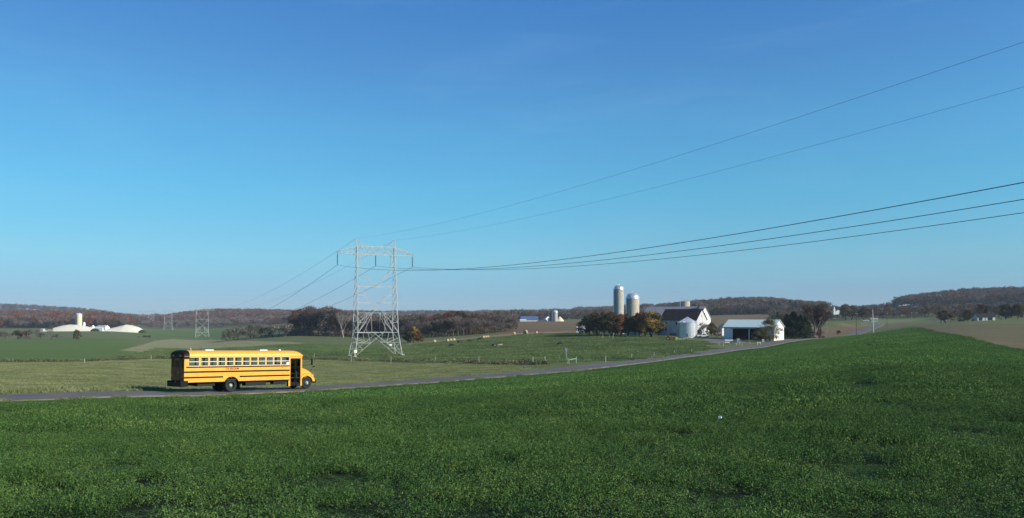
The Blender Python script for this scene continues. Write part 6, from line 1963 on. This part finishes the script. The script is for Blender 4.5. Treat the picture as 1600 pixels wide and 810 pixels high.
# cows
def cow(px, py, label, coat, coat2=None, lying=False, flip=1, rz=0.0, s=1.0, head_down=True):
    p = H(px, py)
    root = empty('cow', p, rz if flip > 0 else rz + math.pi, label, 'cow', 'cows grazing in the pasture')
    root.scale = (s, s, s)
    me = bpy.data.meshes.new('cow_body')
    J = {}
    vs = []; es = []; rd = []
    def v(x, y, z, r): vs.append((x, y, z)); rd.append(r); return len(vs) - 1
    dz = -0.62 if lying else 0
    a = v(-.85, 0, 1.05 + dz, (.27)); b = v(-.4, 0, 1.02 + dz, .36); c = v(.15, 0, .98 + dz, .38); d = v(.65, 0, 1.02 + dz, .32)
    if head_down and not lying: nk = v(1.0, 0, .85, .18); hd = v(1.25, 0, .42, .13); mz = v(1.38, 0, .14, .08)
    else: nk = v(.98, 0, 1.25 + dz, .19); hd = v(1.22, 0, 1.42 + dz, .15); mz = v(1.52, 0, 1.30 + dz, .09)
    for i, j in ((a, b), (b, c), (c, d), (d, nk), (nk, hd), (hd, mz)): es.append((i, j))
    for sy in (-1, 1):
        if not lying:
            h1 = v(-.72, sy * .2, .78, .17); h2 = v(-.62, sy * .21, .58, .10); h3 = v(-.76, sy * .21, .40, .06); h4 = v(-.72, sy * .21, .05, .055)
            es += [(a, h1), (h1, h2), (h2, h3), (h3, h4)]
            f1 = v(.60, sy * .2, .70, .13); f2 = v(.60, sy * .2, .38, .065); f3 = v(.62, sy * .2, .05, .055)
            es += [(d, f1), (f1, f2), (f2, f3)]
        else:
            h1 = v(-.55, sy * .34, .22, .14); h2 = v(-.2, sy * .42, .10, .07); es += [(a, h1), (h1, h2)]
            f1 = v(.65, sy * .28, .16, .10); f2 = v(.95, sy * .26, .08, .06); es += [(d, f1), (f1, f2)]
        e1 = v(vs[hd][0] - .08, sy * .24, vs[hd][2] + .06, .035); es.append((hd, e1))
    t1 = v(-1.1, 0, 1.0 + dz, .035); t2 = v(-1.14, 0, (.45 if not lying else .2), .03); es += [(a, t1), (t1, t2)]
    me.from_pydata(vs, es, []); 
    o = bpy.data.objects.new('cow_body', me); COL.objects.link(o)
    md = o.modifiers.new('skin', 'SKIN')
    for i, sv in enumerate(me.skin_vertices[0].data): sv.radius = (rd[i], rd[i]); sv.use_root = (i == c)
    o.modifiers.new('sub', 'SUBSURF').levels = 1
    bpy.context.view_layer.update()
    m2 = bpy.data.meshes.new_from_object(o.evaluated_get(bpy.context.evaluated_depsgraph_get()))
    bpy.data.objects.remove(o); m2.name = 'body'
    m2.materials.clear(); m2.materials.append(coat)
    if coat2:
        m2.materials.append(coat2)
        for f in m2.polygons:
            x, _, z = f.center
            if (0.1 < x < .32 and z < .95) or (x > 1.2 and z < .4): f.material_index = 1
    m2.polygons.foreach_set('use_smooth', [True] * len(m2.polygons))
    ob = bpy.data.objects.new('body', m2); COL.objects.link(ob); ob.parent = root
    MB().box(-1.18, -1.10, -.04, .04, .2 if not lying else .05, .45 if not lying else .2).build('tail_tuft', coat, root)
cb = mat('coat_black', (0.012, 0.012, 0.013), 0.7); cbr = mat('coat_brown', (0.040, 0.020, 0.014), 0.7); cdk = mat('coat_dark_brown', (0.025, 0.015, 0.011), 0.7); cw = mat('coat_white', (0.65, 0.65, 0.62), 0.7); ct = mat('coat_tan', (0.45, 0.33, 0.20), 0.7)
cow(705.5, 542.6, 'black cow nearest the pylon, grazing', cb, flip=-1, rz=R(8))
cow(718, 537.6, 'brown cow with a white face beside the bales', cbr, cw, flip=1, rz=R(-15))
cow(733.5, 535.2, 'dark brown cow second from the bales track', cdk, flip=1, rz=R(20))
cow(749, 532.4, 'dark brown cow highest up the pasture below the row of bales', cdk, flip=-1, rz=R(-10), s=.95)
cow(772, 543.2, 'black and white cow in the open middle of the pasture', cb, cw, flip=1, rz=R(10), s=1.05)
cow(780.5, 540.4, 'small tan calf beside the black and white cow', ct, lying=True, flip=1, s=.9)
cow(875, 540.2, 'dark brown cow alone on the right of the pasture', cbr, flip=-1, rz=R(-4), s=.95, head_down=True)

# round bales
straw = mat('straw', (0.50, 0.39, 0.22), 0.9, col2=(0.36, 0.27, 0.15), scale=5, bump=0.03, bscale=20)
def bale_proto():
    b = MB(); pr = [(.02, -.6), (.35, -.61), (.70, -.6), (.76, -.5), (.76, .5), (.70, .6), (.35, .61), (.02, .6)]
    b.lathe(pr, 22, (0, 0, .74), 'x'); o = b.build('hay_bale', straw, smooth=True); return o
bale = None
for px, py, rz, s, lab in ((679, 536.0, 20, 1.0, 'lone round hay bale nearest the pylon'), (699.5, 534.6, 25, 1.0, 'left one of the three round bales close together'), (704.5, 533.9, 15, 1.0, 'middle one of the three round bales close together'), (709, 533.4, 35, 1.0, 'right one of the three round bales close together'),
                        (751, 529.2, 20, .8, 'leftmost small bale of the row of four above the cows'), (755.2, 529.0, 30, .95, 'second small bale of the row of four above the cows'), (759, 528.5, 25, .85, 'third small bale of the row of four above the cows'), (762.4, 528.2, 15, .85, 'rightmost small bale of the row of four above the cows'),
                        (803.5, 523.4, 20, 1.0, 'round bale left of the biggest bale on the brown track'), (821, 522.3, 60, 1.5, 'biggest round bale standing in the middle of the brown track'), (838, 521.6, 30, .9, 'round bale right of the biggest bale on the brown track')):
    p = H(px, py)
    if bale is None: bale = bale_proto(); o = bale
    else: o = bale.copy(); COL.objects.link(o)
    o.location = (p.x, p.y, p.z - .03); o.rotation_euler = (0, 0, R(rz)); o.scale = (s, s, s)
    tag(o, lab, 'hay bale', 'round hay bales along the track')

# ------------------------------------------------------------------ distant farms
cream = mat('cream_silo', (0.70, 0.60, 0.38), 0.7); bunker = mat('white_sheeting', (0.74, 0.69, 0.53), 0.6, var=0.05, scale=.1)
def mound(px0, px1, D, depth, ys, label, n=24):
    """long low covered bunker: a cambered white sheet over a heap, ys gives its outline height"""
    a = G(px0, D); L = (px1 - px0) / FPX * D
    root = empty('silage_bunker', a, 0, label, 'silage bunker')
    V = []; F = []; m = 9
    for i in range(n + 1):
        u = i / n; px = px0 + (px1 - px0) * u
        top = (EYE - (float(np.interp(px, [q[0] for q in ys], [q[1] for q in ys])) - HZ) / FPX * D) - a.z
        zb = float(height((px - 800) / FPX * D, D)) - a.z - .8
        for j in range(m):
            t = j / (m - 1)
            V.append((L * u, depth * t, zb + (top - zb) * (math.sin(math.pi * (0.10 + .8 * t)) if 0 < j < m - 1 else 0.0)))
    for i in range(n):
        for j in range(m - 1): k = i * m + j; F.append((k, k + m, k + m + 1, k + 1))
    b = MB(); b._add(V, F); b.build('sheet', bunker, root, smooth=True)
    w = MB(); w.bar((0, 0, .3), (L, 0, .3 + float(height(a.x + L, D)) - a.z), .8); w.build('kerb_wall', concrete, root)
mound(68, 140, 1020, 26, [(68, 515.5), (75, 512.8), (90, 508.8), (100, 507.5), (112, 508), (125, 510), (140, 513.5)], 'long low white-sheeted bunker left of the cream silo')
mound(165, 215, 1040, 26, [(165, 513.5), (178, 510.5), (190, 507.5), (200, 509), (208, 511.5), (215, 515.5)], 'low white-sheeted bunker at the right end of the far farm')
root, wt_ = silo(123.8, 1075, 3.6, 489, True, cream, 'slim cream silo rising above the white bunkers', 8, 24)
for px, D, L, W, e, r, lab, wm, rm, th in ((139, 1050, 20, 9, 3.5, 6.0, 'white barn between the two white-sheeted bunkers', white_wall, roof_metal, 8), (150, 1075, 14, 10, 5.0, 8.0, 'pale grey roofed shed between the two small white tanks', white_wall, roof_grey, 12), (63, 1030, 4, 4, 2.5, 4.2, 'tiny grey hut left of the white bunker', old_wall, roof_grey, 10)):
    gable_house('farm_building', lab, 'barn', px, D, L, W, e, r, wm, rm, R(th), .3)
for px, y, lab in ((131.5, 503.5, 'small square white feed bin right of the cream silo'), (145.5, 508.5, 'small white tank tower at the far left farm'), (164, 508.5, 'small pale green tank tower left of the right bunker')):
    p = G(px, 1040); h = EYE - (y - HZ) / FPX * 1040 - p.z; root = empty('feed_bin', p, 0, lab, 'feed bin')
    MB().lathe([(1.3, 2.2), (1.5, 2.3), (1.5, h - 1), (.3, h)], 14).build('bin_wall', white_pl if px < 160 else galv, root, smooth=True)
    for a in range(4): m = MB(); m.bar((1.1 * math.cos(a * 1.571), 1.1 * math.sin(a * 1.571), -.3), (1.2 * math.cos(a * 1.571), 1.2 * math.sin(a * 1.571), 2.4), .25); m.build('leg', galv, root)

blue_roof = mat('blue_metal_roof', (0.07, 0.11, 0.22), 0.5)
gable_house('farm_building', 'long barn with a blue metal roof among the far brown fields', 'barn', 815, 1000, 22, 14, 1.8, 6.5, white_wall, blue_roof, R(-8), .6)
gable_house('farm_building', 'low cream roofed annexe at the left of the blue roofed barn', 'barn', 812.5, 985, 8, 7, 1.6, 2.8, white_wall, roof_metal, R(0), .3)
root, _w = silo(861.5, 985, 2.6, 486.5, False, mat('dark_blue_silo', (0.035, 0.045, 0.075), 0.4), 'dark blue steel silo of the far farm', 10, 24)
root, _w = silo(867.5, 965, 3.1, 484.5, True, stave_grey, 'pale grey silo right of the dark blue silo at the far farm', 12, 24)
gable_house('farm_building', 'small white barn left of the far silos', 'barn', 848, 1000, 7, 8, 3.4, 6.5, white_wall, roof_grey, R(60), .3)
gable_house('farm_building', 'small white shed touching the dark blue silo', 'shed', 855.5, 990, 3.5, 4, 2.6, 4.2, white_wall, roof_grey, R(20), .3)
b = MB(); p = G(874.5, 975)
b.lathe([(6.0, -.5), (4.2, 2.4), (1.6, 5.0), (.2, 6.3)], 18); o = b.build('grain_heap', mat('pale_heap', (0.62, 0.55, 0.40), .9, var=.1, scale=.5), smooth=True); o.location = p; tag(o, 'pale conical heap right of the far silos', 'heap')

# scattered far houses
FARH = [(1109, 1420, 5, 'white farmhouse on the hillside above the barns, left one'), (1117, 1440, 6, 'white farmhouse on the hillside above the barns, right one'), (1212, 1380, 13, 'long pale roofed building low on the wooded hill above the open shed'), (1234, 1450, 5, 'bright white house above the pine trees'), (1247, 1500, 5, 'bright white house right above the sage cedar'),
        (802.5, 1850, 7, 'white speck of a house on the far ridge above the wood end, left one'), (811, 1860, 7, 'white speck of a house on the far ridge above the wood end, right one'), (907, 1750, 10, 'left house of the white cluster below the dark hill'), (915, 1780, 12, 'right house of the white cluster below the dark hill'), (921, 1790, 8, 'farthest right house of the cluster below the dark hill'),
        (495, 1300, 12, 'pale roofed house glimpsed behind the tall oaks'), (1384, 1100, 14, 'long pale roofed building on the slope beyond the tree row'), (1398, 900, 7, 'low pale roofed hut in the row of trees beyond the strip field')]
for px, D, L, lab in FARH:
    gable_house('house', lab, 'house', px, D, L, min(L, 5), 2.8 if L < 9 else 3.4, 4.6 if L < 9 else 5.6, white_wall, roof_grey, R(40 + (px * 7) % 25), .3)
# church with its steeple
p = G(1306, 1150); root = empty('church', p, 0, 'white church with a slim steeple beyond the grassy knoll', 'church')
EYs = EYE - (478.5 - HZ) / FPX * 1150 - p.z
MB().prism([(-1, -1), (9, -1), (9, 4.2), (4, 7.4), (-1, 4.2)], 0, 12, 'xz').build('nave', white_wall, root)
m = MB(); m.box(-3.4, -.8, 0, 2.6, -1, EYs * .62); m.build('tower', white_wall, root)
m = MB(); m.lathe([(1.55, EYs * .62), (.05, EYs)], 8, (-2.1, 1.3, 0)); m.build('spire', white_wall, root)
m = MB(); m.prism([(-1.3, 4.0), (4, 7.45), (9.3, 4.0), (9.3, 4.3), (4, 7.8), (-1.3, 4.3)], -.3, 12.3, 'xz'); m.build('roof', roof_grey, root)
gable_house('farm_building', 'small pale shed below the church', 'shed', 1303, 900, 6, 5, 1.8, 2.8, white_wall, roof_metal, R(20), .2)
# pale farm buildings beyond the poles
gable_house('farm_building', 'pale green-white farm building beside the olive tree beyond the poles', 'barn', 1361, 720, 6.0, 4.5, 2.6, 3.8, mat('pale_green_wall', (0.42, 0.50, 0.38), .7), roof_grey, R(15), .3)
gable_house('farm_building', 'low pale green shed left of the pale farm building beyond the poles', 'shed', 1349, 735, 5, 3, .8, 1.4, mat('pale_green_wall', (0.42, 0.50, 0.38), .7), roof_grey, R(10), .3)
# white house on the right
root, wl, ro = gable_house('white_house', 'low white bungalow with a dark roof beside the hedge on the right', 'house', 1527.5, 512, 10.8, 7.0, 2.9, 4.9, white_wall, roof_dark, R(9), .5)
m = MB(); m.box(.7, 3.0, -.03, -.004, .2, 2.3); m.box(6.2, 9.2, -.03, -.004, .4, 2.3); m.build('window', dark_win, root)
m = MB(); m.box(4.4, 5.3, -.03, -.004, 0, 2.1); m.build('door', mat('grey_door', (0.35, 0.36, 0.38), .6), root)
MB().box(7.6, 8.3, 3.0, 3.7, 4.4, 5.7).build('chimney', mat('brick_dark', (0.12, 0.07, 0.06), 0.8), root)
root, wl, ro = gable_house('lean_shed', 'small white shed between hedge and white bungalow', 'shed', 1521, 516, 2.6, 3.0, 1.9, 2.6, white_wall, roof_metal, R(24), .25)
root, wl, ro = gable_house('house', 'white house gable glimpsed on the wooded hill above the bungalow', 'house', 1549, 980, 5, 8, 4.2, 7.0, white_wall, roof_grey, R(60), .3)

# a scrap of white litter lying in the crop
p = H(1125, 663.5)
b = MB(); b._add([(-.09, 0, .22), (.03, -.06, .24), (.10, .03, .27), (-.02, .09, .30), (-.06, .03, .34), (.05, -.01, .36)], [(0, 1, 5, 4), (1, 2, 5), (2, 3, 4, 5), (3, 0, 4), (0, 1, 2, 3)])
o = b.build('litter', white_pl); o.location = p; o.scale = (.55, .55, .6); tag(o, 'crumpled scrap of white plastic lying on the green crop', 'litter')
# ------------------------------------------------------------------ the air: thin even autumn haze
def build_haze():
    b = MB()
    b.box(-5600, 5600, -5600, 5600, EYE - 60, EYE + 105)
    m = bpy.data.materials.new('haze')
    t = nodes_of(m)
    out = t.nodes.new("ShaderNodeOutputMaterial")
    v = t.nodes.new("ShaderNodeVolumePrincipled")
    v.inputs['Color'].default_value = (0.72, 0.87, 1.0, 1)
    v.inputs['Density'].default_value = 0.000075
    v.inputs['Anisotropy'].default_value = 0.0
    t.links.new(v.outputs[0], out.inputs['Volume'])
    o = b.build('haze', m)
    tag(o, 'thin blue haze lying over the valley', kind='stuff')
build_haze()
